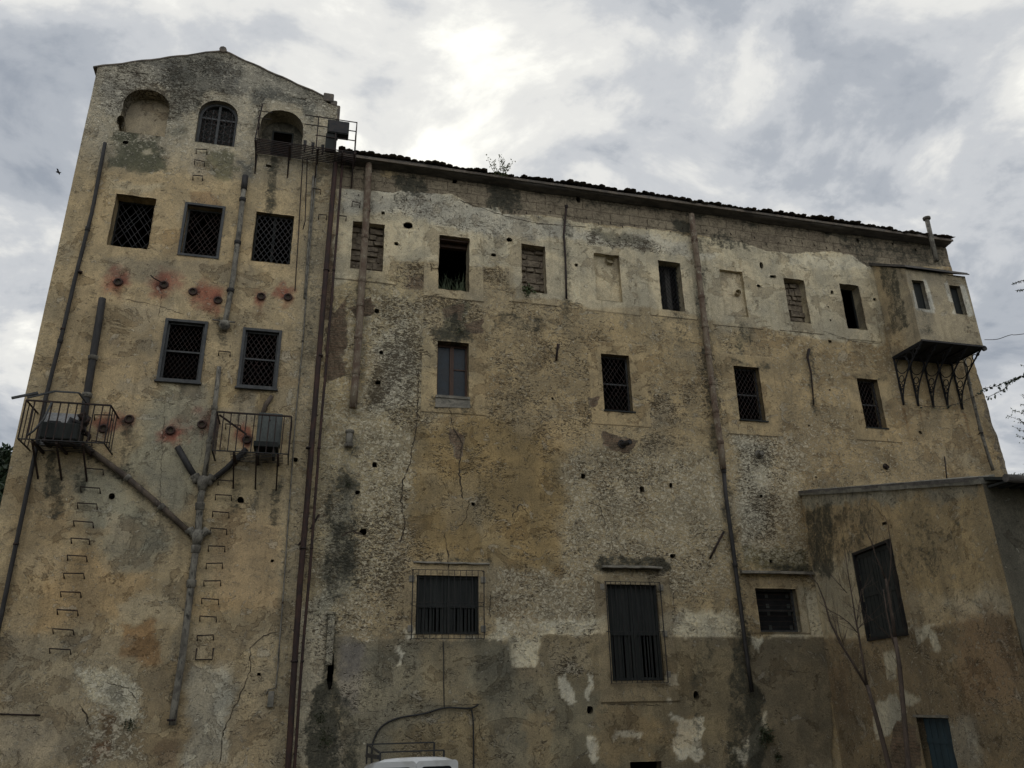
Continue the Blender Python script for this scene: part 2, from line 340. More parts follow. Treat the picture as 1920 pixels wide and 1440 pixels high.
# ------------------------------------------------------------------ the wall builder
class Wall:
    """a wall face as a fine grid in (u, v); openings are cut through it with real reveals, relief is real"""
    def __init__(s, u0, u1, v0, v1, step, openings, panels, top=None, vs=None, topz=None):
        def lines(a, b, extra, merge=.018):
            ex = sorted(set(round(e, 4) for e in extra if a < e < b)); keep = []
            for e in ex:
                if not keep or e - keep[-1] > .006: keep.append(e)
            n = max(2, int(round((b - a) / step))); base = [a + (b - a) * i / n for i in range(n + 1)]
            ka = np.array(keep) if keep else np.array([1e9])
            base = [x for x in base if np.abs(ka - x).min() > merge or x in (a, b)]
            return np.array(sorted(base + keep))
        eu, ev = [], []
        for o in openings:
            eu += [o['u0'], o['u1']]; ev += [o['v0'], o['v1']]
            if o.get('round'):
                for f in (.2, .5, .8): eu.append(o['u0'] + (o['u1'] - o['u0']) * f); ev.append(o['v0'] + (o['v1'] - o['v0']) * f)
            if o.get('arch'):
                k = 14; eu += [o['u0'] + (o['u1'] - o['u0']) * (.5 - .5 * math.cos(math.pi * i / k)) for i in range(1, k)]
        for q in panels:
            for e in (q[0], q[1]): eu += [e - .004, e + .004]
            for e in (q[2], q[3]): ev += [e - .004, e + .004]
        s.us = lines(u0, u1, eu, .012); s.vs_ = lines(v0, v1, ev, .012)
        s.U, s.V = np.meshgrid(s.us, s.vs_, indexing='ij'); s.nu, s.nv = s.U.shape
        s.U = s.U.copy(); s.V = s.V.copy(); s.H = np.zeros_like(s.U); s.ops = openings
        if top is not None:
            T = top(s.U); m = s.V > vs; s.V = np.where(m, vs + (s.V - vs) * (T - vs) / (v1 - vs), s.V)
        s.U0, s.V0 = s.U.copy(), s.V.copy()
        s.tint = np.zeros((s.nu, s.nv, 3)); s.flake = np.zeros_like(s.U); s.pit = np.zeros_like(s.U); s.mould = np.zeros_like(s.U)
        s.mason = np.zeros_like(s.U); s.brick = np.zeros_like(s.U); s.grain = np.zeros_like(s.U)
        s.wx = fbm(s.U, s.V, 2.2, 6, 11, .68); s.wy = fbm(s.U, s.V, 2.2, 6, 57, .68)
        s.cell = np.ones((s.nu - 1, s.nv - 1), bool)
        uc = (s.us[1:] + s.us[:-1]) / 2; vc = (s.vs_[1:] + s.vs_[:-1]) / 2
        s.opid = -np.ones((s.nu - 1, s.nv - 1), int)
        for k, o in enumerate(openings):
            mm = ((uc > o['u0']) & (uc < o['u1']))[:, None] & ((vc > o['v0']) & (vc < o['v1']))[None, :]
            s.cell &= ~mm; s.opid[mm] = k
            if o.get('arch'):
                j0 = int(np.argmin(abs(s.vs_ - o['v1']))); rise = o['arch']; w = (o['u1'] - o['u0']) / 2; c = (o['u0'] + o['u1']) / 2
                zt = s.vs_[j0] + rise * 1.9; j1 = int(np.argmin(abs(s.vs_ - zt)))
                for i in range(s.nu):
                    t = abs(s.us[i] - c) / w
                    if t < 1:
                        a = s.vs_[j0] + rise * (max(0, 1 - t ** 2.3)) ** .5
                        for j in range(j0, j1 + 1):
                            f = (s.vs_[j] - s.vs_[j0]) / (s.vs_[j1] - s.vs_[j0]); s.V[i, j] = a + (s.vs_[j1] - a) * f
            if o.get('round'):
                cu, cv, hu, hv = (o['u0'] + o['u1']) / 2, (o['v0'] + o['v1']) / 2, (o['u1'] - o['u0']) / 2, (o['v1'] - o['v0']) / 2
                a = (s.U0 - cu) / hu; b = (s.V0 - cv) / hv; inn = (abs(a) < 1.05) & (abs(b) < 1.05); k_ = 1 - .26 * a ** 2 * b ** 2
                s.U = np.where(inn, cu + (s.U - cu) * k_, s.U); s.V = np.where(inn, cv + (s.V - cv) * k_, s.V)
            j = o.get('jit', 0)
            if j:
                e = .10
                near = (s.U0 > o['u0'] - e) & (s.U0 < o['u1'] + e) & (s.V0 > o['v0'] - e) & (s.V0 < o['v1'] + e)
                du = fbm(s.U0 + 5, s.V0, 7., 3, 5 + k) * 2 * j; dv = fbm(s.U0, s.V0 + 9, 7., 3, 9 + k) * 2 * j
                s.U = np.where(near, s.U + du, s.U); s.V = np.where(near, s.V + dv, s.V)
    def poly(s, pts, feather=.08, warp=.25):
        """soft mask of a polygon given in wall metres, with a noisy outline"""
        P = np.array(pts, float); x = s.U0 + s.wx * warp * 2; y = s.V0 + s.wy * warp * 2
        res = np.zeros_like(x); pad = feather + warp * 1.1
        sel = (s.U0 > P[:, 0].min() - pad) & (s.U0 < P[:, 0].max() + pad) & (s.V0 > P[:, 1].min() - pad) & (s.V0 < P[:, 1].max() + pad)
        if not sel.any(): return res
        xs = x[sel]; ys = y[sel]; ins = np.zeros(xs.shape, bool); d = np.full(xs.shape, 1e9)
        for i in range(len(P)):
            a = P[i]; b = P[(i + 1) % len(P)]; e = b - a; L = e @ e + 1e-12
            t = np.clip(((xs - a[0]) * e[0] + (ys - a[1]) * e[1]) / L, 0, 1)
            d = np.minimum(d, np.hypot(xs - a[0] - t * e[0], ys - a[1] - t * e[1]))
            c = ((a[1] > ys) != (b[1] > ys)); xi = a[0] + (ys - a[1]) * e[0] / (e[1] if abs(e[1]) > 1e-9 else 1e-9)
            ins ^= c & (xs < xi)
        sd = np.where(ins, d, -d); res[sel] = sstep(sd, -feather, feather); return res
    def line(s, pts, w, feather=.05, warp=.12):
        P = np.array(pts, float); x = s.U0 + s.wx * warp * 2; y = s.V0 + s.wy * warp * 2; d = np.full(x.shape, 1e9)
        for a, b in zip(P[:-1], P[1:]):
            e = b - a; L = e @ e + 1e-12; t = np.clip(((x - a[0]) * e[0] + (y - a[1]) * e[1]) / L, 0, 1)
            d = np.minimum(d, np.hypot(x - a[0] - t * e[0], y - a[1] - t * e[1]))
        return sstep(-d, -(w + feather), -w + 1e-6)
    def color(s, m, c, k=1.):
        m = (m * k)[..., None]; s.tint = s.tint * (1 - m) + np.array(c) * m
    def build(s, name, mat, xf, parent):
        idx = np.arange(s.nu * s.nv).reshape(s.nu, s.nv)
        i, j = np.where(s.cell)
        F = np.stack([idx[i, j], idx[i + 1, j], idx[i + 1, j + 1], idx[i, j + 1]], 1)
        U = s.U.ravel(); V = s.V.ravel(); H = s.H.ravel()
        vu = [U]; vv = [V]; vh = [H]; src = [np.arange(U.size)]; n = U.size; quads = [F]
        for k, o in enumerate(s.ops):
            cells = np.argwhere(s.opid == k)
            if len(cells) == 0: continue
            edges = []
            for (a, b) in cells:
                for (da, db, e) in ((-1, 0, ((a, b), (a, b + 1))), (1, 0, ((a + 1, b + 1), (a + 1, b))), (0, -1, ((a + 1, b), (a, b))), (0, 1, ((a, b + 1), (a + 1, b + 1)))):
                    aa, bb = a + da, b + db
                    if not (0 <= aa < s.nu - 1 and 0 <= bb < s.nv - 1) or s.opid[aa, bb] != k: edges.append(e)
            ids = sorted({idx[p] for e in edges for p in e}); mp = {q: n + t for t, q in enumerate(ids)}
            q = np.array(ids); vu.append(U[q]); vv.append(V[q]); vh.append(np.full(len(q), -o['depth'])); src.append(q); n += len(q)
            quads.append(np.array([[idx[e[0]], idx[e[1]], mp[idx[e[1]]], mp[idx[e[0]]]] for e in edges]))
        U = np.concatenate(vu); V = np.concatenate(vv); H = np.concatenate(vh); src = np.concatenate(src); F = np.concatenate(quads)
        used = np.unique(F); rm = -np.ones(n, int); rm[used] = np.arange(len(used)); F = rm[F]; U, V, H, src = U[used], V[used], H[used], src[used]
        co = xf(U, H, V)
        me = bpy.data.meshes.new(name); me.vertices.add(len(co)); me.vertices.foreach_set('co', np.ascontiguousarray(co, np.float32).ravel())
        me.loops.add(F.size); me.loops.foreach_set('vertex_index', F.ravel().astype(np.int32))
        me.polygons.add(len(F)); me.polygons.foreach_set('loop_start', (np.arange(len(F)) * 4).astype(np.int32)); me.polygons.foreach_set('loop_total', np.full(len(F), 4, np.int32))
        me.update(calc_edges=True)
        def att(nm, r, g_, b_):
            a = me.color_attributes.new(nm, 'FLOAT_COLOR', 'POINT')
            d = np.stack([r.ravel()[src], g_.ravel()[src], b_.ravel()[src], np.ones(len(src))], 1).astype(np.float32); a.data.foreach_set('color', d.ravel())
        att('tint', s.tint[..., 0], s.tint[..., 1], s.tint[..., 2]); att('wear_a', s.flake, s.pit, s.mould); att('wear_b', s.mason, s.brick, s.grain)
        me.materials.append(mat); o = bpy.data.objects.new(name, me); COL.objects.link(o); o.parent = parent; return o
def tinted(o, c, flake=.25, pit=.2, mould=.2):
    """give a plain mesh the vertex data the plaster material reads"""
    me = o.data; n = len(me.vertices)
    for nm, v in (('tint', (*c, 1)), ('wear_a', (flake, pit, mould, 1)), ('wear_b', (0, 0, 0, 1))):
        a = me.color_attributes.new(nm, 'FLOAT_COLOR', 'POINT'); a.data.foreach_set('color', np.tile(np.array(v, np.float32), n))
    return o

# ------------------------------------------------------------------ ground
g_ = MB(); g_.add([(-1500, -1500, 0), (1500, -1500, 0), (1500, 1500, 0), (-1500, 1500, 0)], [(0, 1, 2, 3)])
tag(g_.build('ground', MT['ground']), kind='structure')

# ------------------------------------------------------------------ the long derelict building
bld = thing('derelict_building', 'long derelict building of peeling ochre plaster with a gabled tower block at its left end', 'building')
def xf_front(U, H, V): return np.stack([U, -H, V], 1)
def op(px1, py1, px2, py2, depth=.35, jit=.008, **k):
    a = wu(px1, py1); b = wu(px2, py2); return dict(u0=a[0], u1=b[0], v0=b[1], v1=a[1], depth=depth, jit=jit, **k)
def rc(x0, x1, z0, z1, depth=.35, jit=.008, **k): return dict(u0=x0, u1=x1, v0=z0, v1=z1, depth=depth, jit=jit, **k)
def hole(px, py, w=.13, h=None, depth=.16, jit=.02):
    u, v = wu(px, py); h = h or w; return dict(u0=u - w / 2, u1=u + w / 2, v0=v - h / 2, v1=v + h / 2, depth=depth, jit=jit, round=min(w, h) > .08)

# tower openings
A1 = rc(-5.24, -4.17, 16.10, 16.95, .40, .012, arch=.53)
A2 = rc(-3.46, -2.50, 16.09, 16.98, .22, .006, arch=.49)
A3 = rc(-1.93, -.84, 16.02, 16.92, .50, .012, arch=.55)
T = [op(219, 364, 277, 468, .32, .016), op(352, 384, 406, 484, .22), op(481, 397, 543, 497, .25, .012),
     op(316, 603, 371, 716, .12, .004), op(461, 620, 514, 728, .12, .004)]
T = [dict(o) for o in T]
twr_ops = [A1, A2, A3] + T + [hole(210, 931), hole(451, 938, .14), hole(511, 1052, .06), hole(555, 862, .10), hole(486, 1264, .07), hole(236, 268, .13, .10), hole(226, 226, .16, .28, .2, .04), hole(503, 312, .12, .06)]
# wing openings: top row, middle row, ground row
TOPZ, BOTZ = 14.23, 12.74
TOP = [op(662, 415, 717, 510, .24, .012), rc(2.85, 3.66, 12.62, 14.22, .42, .020), op(977, 457, 1025, 551, .28, .018), op(1113, 474, 1167, 567, .13, .006),
       op(1233, 488, 1285, 584, .34, .014), op(1349, 504, 1404, 594, .13, .006), op(1468, 521, 1520, 606, .26, .014), op(1573, 531, 1626, 619, .34, .014)]
MID = [rc(2.86, 3.65, 9.69, 11.15, .30, .006), rc(7.19, 7.98, 9.62, 11.2, .30, .005), rc(11.05, 11.82, 9.63, 11.19, .30, .005), rc(14.94, 15.62, 9.67, 11.14, .30, .005)]
LOW = [rc(2.48, 3.88, 4.12, 5.38, .25, .005), rc(6.95, 8.22, 3.12, 5.25, .25, .005), op(1416, 1103, 1503, 1185, .28, .006)]
VENT = [op(1180, 1429, 1241, 1452, .25, .01)]
putlogs = [(706, 583), (708, 717), (703, 871), (671, 923, .10), (681, 997, .15), (1093, 893, .12), (1204, 917, .14), (1258, 910, .09, .14), (887, 945, .08), (1261, 1042, .15, .10), (1036, 747, .06),
           (1305, 1303, .13, .2), (1726, 810, .11), (718, 400, .10), (853, 337, .12, .2), (1085, 373, .12, .2), (1610, 449, .10, .14), (1080, 497, .10), (925, 478, .13, .1, .05), (955, 450, .15, .12, .05),
           (743, 457, .12, .1, .05), (765, 423, .24, .2, .05), (715, 660, .09, .09, .05), (1445, 1052, .08), (1427, 930, .08), (1105, 1330, .13, .16), (620, 1258, .12, .75, .10), (1560, 548, .09, .14, .06),
           (1553, 575, .05), (1557, 600, .05), (1555, 703, .04), (1556, 731, .05), (1556, 640, .10, .08, .05), (1517, 798, .05), (1531, 778, .03), (1428, 497, .12, .22, .1), (1449, 519, .2, .11, .05), (1423, 536, .1, .1, .05), (1145, 487, .26, .2, .05),
           (1385, 547, .16, .16, .03), (1640, 560, .1, .1, .04), (1675, 456, .06, .1), (1718, 467, .05, .1), (1550, 436, .06, .05), (1530, 895, .05)]
def hw(*a):
    px, py = a[:2]; w = a[2] if len(a) > 2 else .12; h = a[3] if len(a) > 3 else w; d = a[4] if len(a) > 4 else .16
    return hole(px, py, w, h, d, .02 if w > .08 else .006)
holes = [hw(*a) for a in putlogs]
wing_ops = TOP + MID + LOW + VENT + holes
# smooth plaster bands round the openings: (u0, u1, v0, v1, relief)
def pan(o, l, r, t, b, h=.014): return (o['u0'] - l, o['u1'] + r, o['v0'] - b, o['v1'] + t, h)
panels = [pan(TOP[0], .38, .36, .16, .33), pan(TOP[1], .38, .38, .28, .25), pan(TOP[2], .36, .38, .22, .34), pan(TOP[3], .42, .48, .24, .36), pan(TOP[4], .36, .36, .24, .22), pan(TOP[5], .42, .40, .38, .36),
          pan(TOP[6], .38, .36, .30, .34), pan(TOP[7], .42, .42, .30, .36), pan(MID[0], .38, .42, .30, .45), pan(MID[1], .36, .46, .34, .40), pan(MID[2], .38, .44, .34, .42), pan(MID[3], .36, .40, .30, .40),
          pan(LOW[0], .26, .20, .28, .0), pan(LOW[1], .30, .34, .22, .45), pan(LOW[2], .22, .24, .20, .05)]

WALL_X0, WALL_X1, TOPW = -6.0, 19.42, 16.42
wing = Wall(-0.06, WALL_X1, 0, TOPW, .046, wing_ops, panels)
tz = lambda u: np.interp(u, [-6.0, -3.1, -.35, -.34, 0.0], [17.98, 19.12, 18.12, 17.95, 17.85])
tower = Wall(-6.0, 0.0, 0, 18.6, .046, twr_ops, [], top=tz, vs=17.75)

def pxs(*pts): return [wu(x, y) for x, y in pts]
OCH, ORA, CRM, GRY, TAN, DK = (.455, .375, .25), (.45, .335, .20), (.55, .50, .385), (.32, .31, .27), (.42, .345, .225), (.15, .14, .115)
def c_(w, pts, col, k=1., f=.10, wp=.3): w.color(w.poly(pxs(*pts), f, wp), col, k)
def m_(w, layer, pts, v, f=.15, wp=.3):
    a = getattr(w, layer); m = w.poly(pxs(*pts), f, wp); setattr(w, layer, a * (1 - m) + v * m)
def ml(w, layer, pts, v, width, f=.12, wp=.1):
    a = getattr(w, layer); m = w.line(pxs(*pts), width, f, wp); setattr(w, layer, np.maximum(a, v * m))

# ---- tower wear
t = tower; t.color(np.ones_like(t.U), OCH); t.flake[:] = .28; t.pit[:] = .10; t.mould[:] = .05
hz = sstep(t.V0, 14.6, 16.2); t.color(hz, (.43, .395, .32), .95); t.flake += .25 * hz; t.pit += .28 * hz
c_(t, [(185, 125), (420, 97), (610, 180), (620, 230), (560, 200), (420, 180), (300, 170), (200, 230)], (.40, .385, .34), .8)
c_(t, [(300, 105), (410, 108), (460, 160), (450, 185), (380, 190), (330, 240), (300, 170), (285, 140)], (.19, .19, .175), .85, .2, .5)
m_(t, 'pit', [(190, 130), (420, 105), (600, 190), (560, 205), (450, 215), (380, 200), (320, 250), (220, 200)], .62, .3, .4)
c_(t, [(480, 170), (540, 165), (600, 195), (585, 240), (560, 205), (500, 205), (470, 240)], (.15, .155, .145), .85, .15, .5)
c_(t, [(430, 190), (475, 170), (480, 215), (450, 260)], (.52, .48, .39), .7)
c_(t, [(218, 250), (300, 258), (298, 320), (205, 312)], (.115, .12, .085), .95, .06, .4); c_(t, [(262, 280), (282, 276), (284, 290), (266, 292)], CRM, .9, .03, .25)
c_(t, [(385, 280), (432, 286), (430, 345), (392, 345)], (.19, .185, .12), .85, .08, .4); c_(t, [(358, 285), (388, 290), (386, 332), (354, 330)], (.44, .39, .31), .8, .03, .1)
c_(t, [(310, 240), (355, 235), (352, 250), (330, 262)], (.17, .175, .15), .8); c_(t, [(442, 305), (478, 300), (474, 345), (450, 340)], (.16, .165, .155), .85, .08, .3)
c_(t, [(185, 235), (215, 225), (210, 300), (175, 330), (160, 420)], (.44, .41, .34), .6, .2); c_(t, [(300, 200), (335, 205), (330, 228), (305, 235)], (.22, .22, .195), .7)
c_(t, [(205, 320), (300, 325), (440, 350), (470, 395), (560, 410), (550, 520), (430, 510), (200, 480), (140, 470), (150, 350)], (.50, .40, .255), .75, .25)
c_(t, [(200, 340), (300, 345), (300, 360), (200, 362)], (.55, .50, .38), .5)
c_(t, [(355, 365), (395, 358), (418, 380), (415, 392), (352, 382)], (.36, .26, .16), .9, .03, .2)
c_(t, [(195, 480), (330, 490), (335, 540), (190, 520)], (.33, .29, .22), .7); c_(t, [(330, 490), (470, 500), (470, 530), (330, 515)], (.35, .30, .22), .7)
c_(t, [(135, 500), (300, 560), (310, 720), (290, 760), (80, 740)], (.47, .37, .235), .6, .3); c_(t, [(225, 560), (330, 575), (305, 610), (250, 625)], (.54, .46, .33), .6)
c_(t, [(262, 630), (300, 640), (290, 668), (258, 655)], (.34, .29, .21), .75, .04, .2); c_(t, [(205, 635), (225, 640), (222, 650), (203, 648)], (.30, .24, .17), .7, .03, .1); c_(t, [(202, 670), (222, 673), (220, 686), (200, 682)], (.30, .24, .17), .7, .03, .1)
c_(t, [(296, 722), (370, 722), (400, 740), (395, 800), (380, 900), (330, 960), (230, 880), (270, 800)], (.33, .325, .265), .85, .25, .4)
c_(t, [(130, 880), (230, 900), (330, 1000), (270, 1060), (215, 1060), (140, 960)], (.31, .315, .265), .8, .25, .4)
c_(t, [(420, 720), (520, 735), (520, 770), (410, 765)], (.50, .40, .24), .6); c_(t, [(440, 740), (480, 730), (485, 790), (440, 800)], (.27, .25, .21), .6)
c_(t, [(20, 900), (110, 930), (130, 1100), (90, 1180), (0, 1200)], (.46, .35, .21), .65, .3, .4)
c_(t, [(150, 1030), (215, 1045), (215, 1065), (265, 1070), (285, 1085), (270, 1110), (225, 1160), (60, 1190), (80, 1080)], (.45, .33, .19), .8, .12, .3)
c_(t, [(400, 960), (525, 940), (520, 1140), (400, 1150)], (.45, .34, .215), .7, .2, .4); c_(t, [(390, 860), (540, 870), (535, 980), (390, 960)], (.38, .325, .225), .7, .25)
c_(t, [(225, 1172), (300, 1165), (305, 1240), (225, 1240)], (.33, .21, .11), .85, .05, .25); c_(t, [(225, 1140), (340, 1080), (345, 1170), (300, 1172), (300, 1165), (222, 1165)], (.47, .41, .30), .7, .08, .3)
c_(t, [(0, 1195), (150, 1190), (260, 1260), (250, 1440), (0, 1440)], (.34, .30, .225), .85, .25, .4); c_(t, [(0, 1330), (110, 1345), (130, 1440), (0, 1440)], (.40, .35, .27), .8, .2)
c_(t, [(150, 1260), (205, 1250), (265, 1300), (262, 1350), (225, 1370), (180, 1330), (160, 1300)], (.60, .57, .46), .85, .03, .35); c_(t, [(190, 1290), (235, 1300), (225, 1330), (200, 1325)], (.28, .27, .23), .8, .04, .3)
c_(t, [(180, 1340), (225, 1350), (220, 1380), (185, 1375)], (.20, .145, .095), .85, .03, .3); c_(t, [(165, 1390), (215, 1385), (205, 1425), (168, 1425)], (.24, .15, .09), .85, .03, .3)
c_(t, [(260, 1250), (330, 1260), (320, 1330), (270, 1350)], (.42, .36, .26), .6); c_(t, [(290, 1380), (330, 1390), (330, 1440), (280, 1440)], (.27, .205, .14), .8, .05, .3)
c_(t, [(360, 1240), (440, 1250), (450, 1440), (340, 1440)], (.50, .49, .43), .85, .15, .35); c_(t, [(480, 1190), (525, 1185), (510, 1290), (440, 1340), (470, 1240)], (.50, .42, .29), .85, .03, .3)
c_(t, [(430, 1330), (500, 1290), (495, 1440), (415, 1440)], (.36, .30, .21), .8, .05, .35); c_(t, [(400, 1180), (470, 1200), (465, 1240), (400, 1230)], (.40, .35, .26), .6)
m_(t, 'grain', [(0, 1200), (560, 1150), (560, 1440), (0, 1440)], .22, .4); m_(t, 'flake', [(150, 1240), (270, 1280), (260, 1440), (150, 1440)], .6); m_(t, 'pit', [(430, 1200), (510, 1190), (500, 1440), (420, 1440)], .34)
tr_ = [(582, 300), (632, 300), (560, 1440), (500, 1440)]; c_(t, tr_, (.37, .325, .24), .7, .15, .15); m_(t, 'pit', tr_, .3); m_(t, 'flake', tr_, .40)
# rust-red rings around the pipe sockets
SOCK = [(222, 530), (308, 535), (362, 548), (409, 564), (490, 557), (540, 559), (243, 787), (320, 808), (379, 797), (195, 805), (463, 825)]
for k, (x, y) in enumerate(SOCK):
    u, v = wu(x, y); rr = .30 if k in (5,) else .40
    rs = random.Random(400 + k); ax, az, rr = rs.uniform(-.14, .16), rs.uniform(-.02, .14), rr * rs.uniform(.68, .95); sx_, sz_ = rs.uniform(.75, 1.5), rs.uniform(.8, 1.3)
    d = np.hypot((t.U0 - u - ax + t.wx * .8) / sx_, (t.V0 - v - az + t.wy * .8) / sz_); t.color(sstep(-d, -rr, -.06), (.27, .080, .062), rs.uniform(.7, .88)); t.color(t.poly([(u - .1, v), (u + .1, v), (u + rs.uniform(0, .12), v - rs.uniform(.2, .55)), (u - .04, v - rs.uniform(.2, .5))], .06, .2), (.22, .09, .06), .5)
    d = np.hypot(t.U0 - u + t.wx * .3, t.V0 - v + t.wy * .3)
    t.color(sstep(-d, -.16, -.05), (.07, .03, .03), .8)
# drips under sills, ledges and brackets
for pts, v in [([(100, 860), (98, 930)], .8), ([(110, 885), (108, 960)], .7), ([(153, 890), (152, 915)], .7), ([(440, 905), (438, 960)], .6), ([(480, 910), (476, 950)], .5), ([(519, 910), (512, 975)], .6),
               ([(300, 716), (296, 760)], .5), ([(345, 720), (340, 770)], .45), ([(450, 730), (446, 790)], .45), ([(506, 732), (500, 770)], .5), ([(418, 600), (416, 650)], .6), ([(515, 300), (508, 390)], .8), ([(506, 370), (504, 395)], .7),
               ([(380, 900), (372, 1000)], .55), ([(372, 1010), (352, 1130)], .5), ([(350, 1120), (322, 1370)], .45), ([(160, 840), (235, 900), (370, 1010)], .6), ([(598, 310), (585, 520), (575, 700)], .4), ([(240, 790), (238, 860), (245, 900)], .65), ([(425, 400), (417, 600)], .3), ([(175, 540), (160, 750)], .35)]:
    ml(t, 'mould', pts, v, .05, .16)
ml(t, 'mould', [(186, 130), (420, 104), (615, 190)], .5, .05, .25, .3); m_(t, 'mould', [(300, 110), (410, 110), (440, 170), (330, 230)], .45, .3)
for k in range(26):   # uneven renders and repairs
    x, y = R.uniform(-5.9, -.3), R.uniform(.5, 15); a, b_ = R.uniform(.15, .5), R.uniform(.12, .45); m = t.poly([(x - a, y - b_), (x + a, y - b_), (x + a, y + b_), (x - a, y + b_)], .05, .35)
    t.color(m, R.choice([(.38, .32, .23), (.52, .45, .33), (.34, .31, .25), (.45, .33, .19)]), .45)
tower.H += .03 + fbm(t.U0, t.V0, .5, 3, 3) * .05 + fbm(t.U0, t.V0, 4., 3, 8) * .012
for pts, h in [([(150, 1260), (205, 1250), (265, 1300), (262, 1350), (225, 1370), (180, 1330), (160, 1300)], .012), ([(480, 1190), (525, 1185), (510, 1290), (440, 1340), (470, 1240)], .012), ([(218, 250), (300, 258), (298, 320), (205, 312)], -.012), ([(225, 1172), (300, 1165), (305, 1240), (225, 1240)], -.012)]:
    t.H += t.poly(pxs(*pts), .03, .3) * h

# ---- wing wear
w = wing; w.color(np.ones_like(w.U), TAN); w.flake[:] = .38; w.pit[:] = .42; w.mould[:] = .05
w.grain[:] = .05
c_(w, [(600, 540), (740, 500), (830, 640), (790, 800), (740, 1060), (600, 1200), (560, 1200)], (.45, .39, .265), .9, .3, .4)
m_(w, 'flake', [(640, 560), (800, 560), (800, 760), (760, 1050), (700, 1200), (590, 1200), (610, 900)], .62, .3, .4)
m_(w, 'pit', [(735, 495), (960, 500), (970, 620), (880, 640), (815, 680), (800, 760), (690, 760), (700, 600)], .66, .15, .3)
m_(w, 'pit', [(690, 760), (800, 760), (790, 1050), (770, 1180), (600, 1190), (610, 980), (640, 900)], .60, .3, .4)
c_(w, [(700, 640), (760, 600), (790, 700), (770, 760), (700, 780)], (.50, .47, .38), .8, .15, .4)
c_(w, [(830, 570), (880, 570), (880, 640), (830, 630)], (.115, .115, .075), .85, .06, .25); c_(w, [(763, 518), (798, 515), (795, 540), (765, 540)], (.19, .14, .10), .85, .04, .2)
c_(w, [(640, 550), (730, 700), (700, 760), (640, 760)], (.43, .335, .19), .5, .2)
# ochre and orange zones
c_(w, [(890, 640), (1130, 600), (1340, 640), (1345, 830), (1120, 800), (1060, 870), (890, 800)], (.395, .315, .195), .85, .25, .4)
c_(w, [(785, 800), (880, 780), (1040, 830), (1065, 880), (1055, 1090), (980, 1100), (930, 1060), (775, 1050), (765, 900)], (.315, .235, .12), .85, .22, .5)
c_(w, [(900, 900), (930, 960), (960, 1040), (930, 1060), (880, 960)], (.36, .30, .19), .5)
m_(w, 'pit', [(880, 600), (1340, 600), (1345, 900), (1100, 900), (780, 1060), (780, 800), (880, 780)], .50, .3); m_(w, 'flake', [(785, 800), (1065, 800), (1055, 1070), (775, 1050)], .14, .2)
c_(w, [(1390, 620), (1640, 640), (1700, 900), (1500, 890), (1400, 800)], (.40, .315, .195), .8, .3)
m_(w, 'pit', [(1390, 610), (1900, 640), (1900, 930), (1400, 930)], .26, .3); m_(w, 'flake', [(1500, 640), (1700, 640), (1700, 900), (1500, 900)], .46, .3)
c_(w, [(1660, 640), (1840, 640), (1900, 920), (1700, 920)], (.42, .335, .215), .8, .3); m_(w, 'pit', [(1650, 640), (1900, 640), (1900, 930), (1690, 930)], .16, .2)
c_(w, [(1060, 850), (1350, 850), (1370, 1060), (1250, 1120), (1060, 1110), (1065, 1000)], (.415, .355, .245), .85, .3, .4); m_(w, 'flake', [(1060, 850), (1360, 850), (1380, 1100), (1060, 1190)], .60, .3)
m_(w, 'flake', [(1370, 810), (1520, 820), (1500, 950), (1520, 1060), (1390, 1060)], .66, .3); m_(w, 'pit', [(1370, 810), (1500, 820), (1440, 1050), (1385, 1050)], .62, .2)
c_(w, [(1380, 820), (1450, 830), (1430, 1000), (1395, 1060)], (.47, .45, .37), .75, .2); c_(w, [(1390, 1020), (1515, 1030), (1515, 1070), (1390, 1068)], (.16, .15, .09), .8, .1)
c_(w, [(900, 1050), (1120, 1090), (1130, 1190), (910, 1190)], (.40, .345, .245), .8, .25); m_(w, 'flake', [(930, 1060), (1120, 1080), (1120, 1190), (930, 1190)], .62)
c_(w, [(560, 1150), (625, 1100), (620, 1300), (650, 1440), (540, 1440)], (.48, .45, .37), .8, .15); c_(w, [(600, 1000), (660, 900), (660, 1100), (600, 1160)], (.40, .39, .31), .7)
# brick strip near the tower
bs = [(612, 610), (650, 560), (648, 700), (612, 720)]; m_(w, 'mason', bs, .95, .2, .2); m_(w, 'brick', bs, 1., .3); bs = [(605, 440), (628, 440), (624, 600), (604, 600)]; m_(w, 'mason', bs, .8, .1, .1); m_(w, 'brick', bs, 1., .3)
for bs in ([(840, 800), (872, 820), (868, 865), (848, 855)], [(1125, 808), (1195, 825), (1180, 850), (1130, 842)], [(830, 575), (870, 570), (872, 600), (832, 600)], [(655, 575), (695, 560), (700, 582), (665, 600)], [(870, 605), (905, 600), (905, 622), (880, 625)], [(1100, 745), (1120, 745), (1120, 760), (1102, 760)]):
    m_(w, 'mason', bs, .9, .05, .15); m_(w, 'brick', bs, 1., .3)
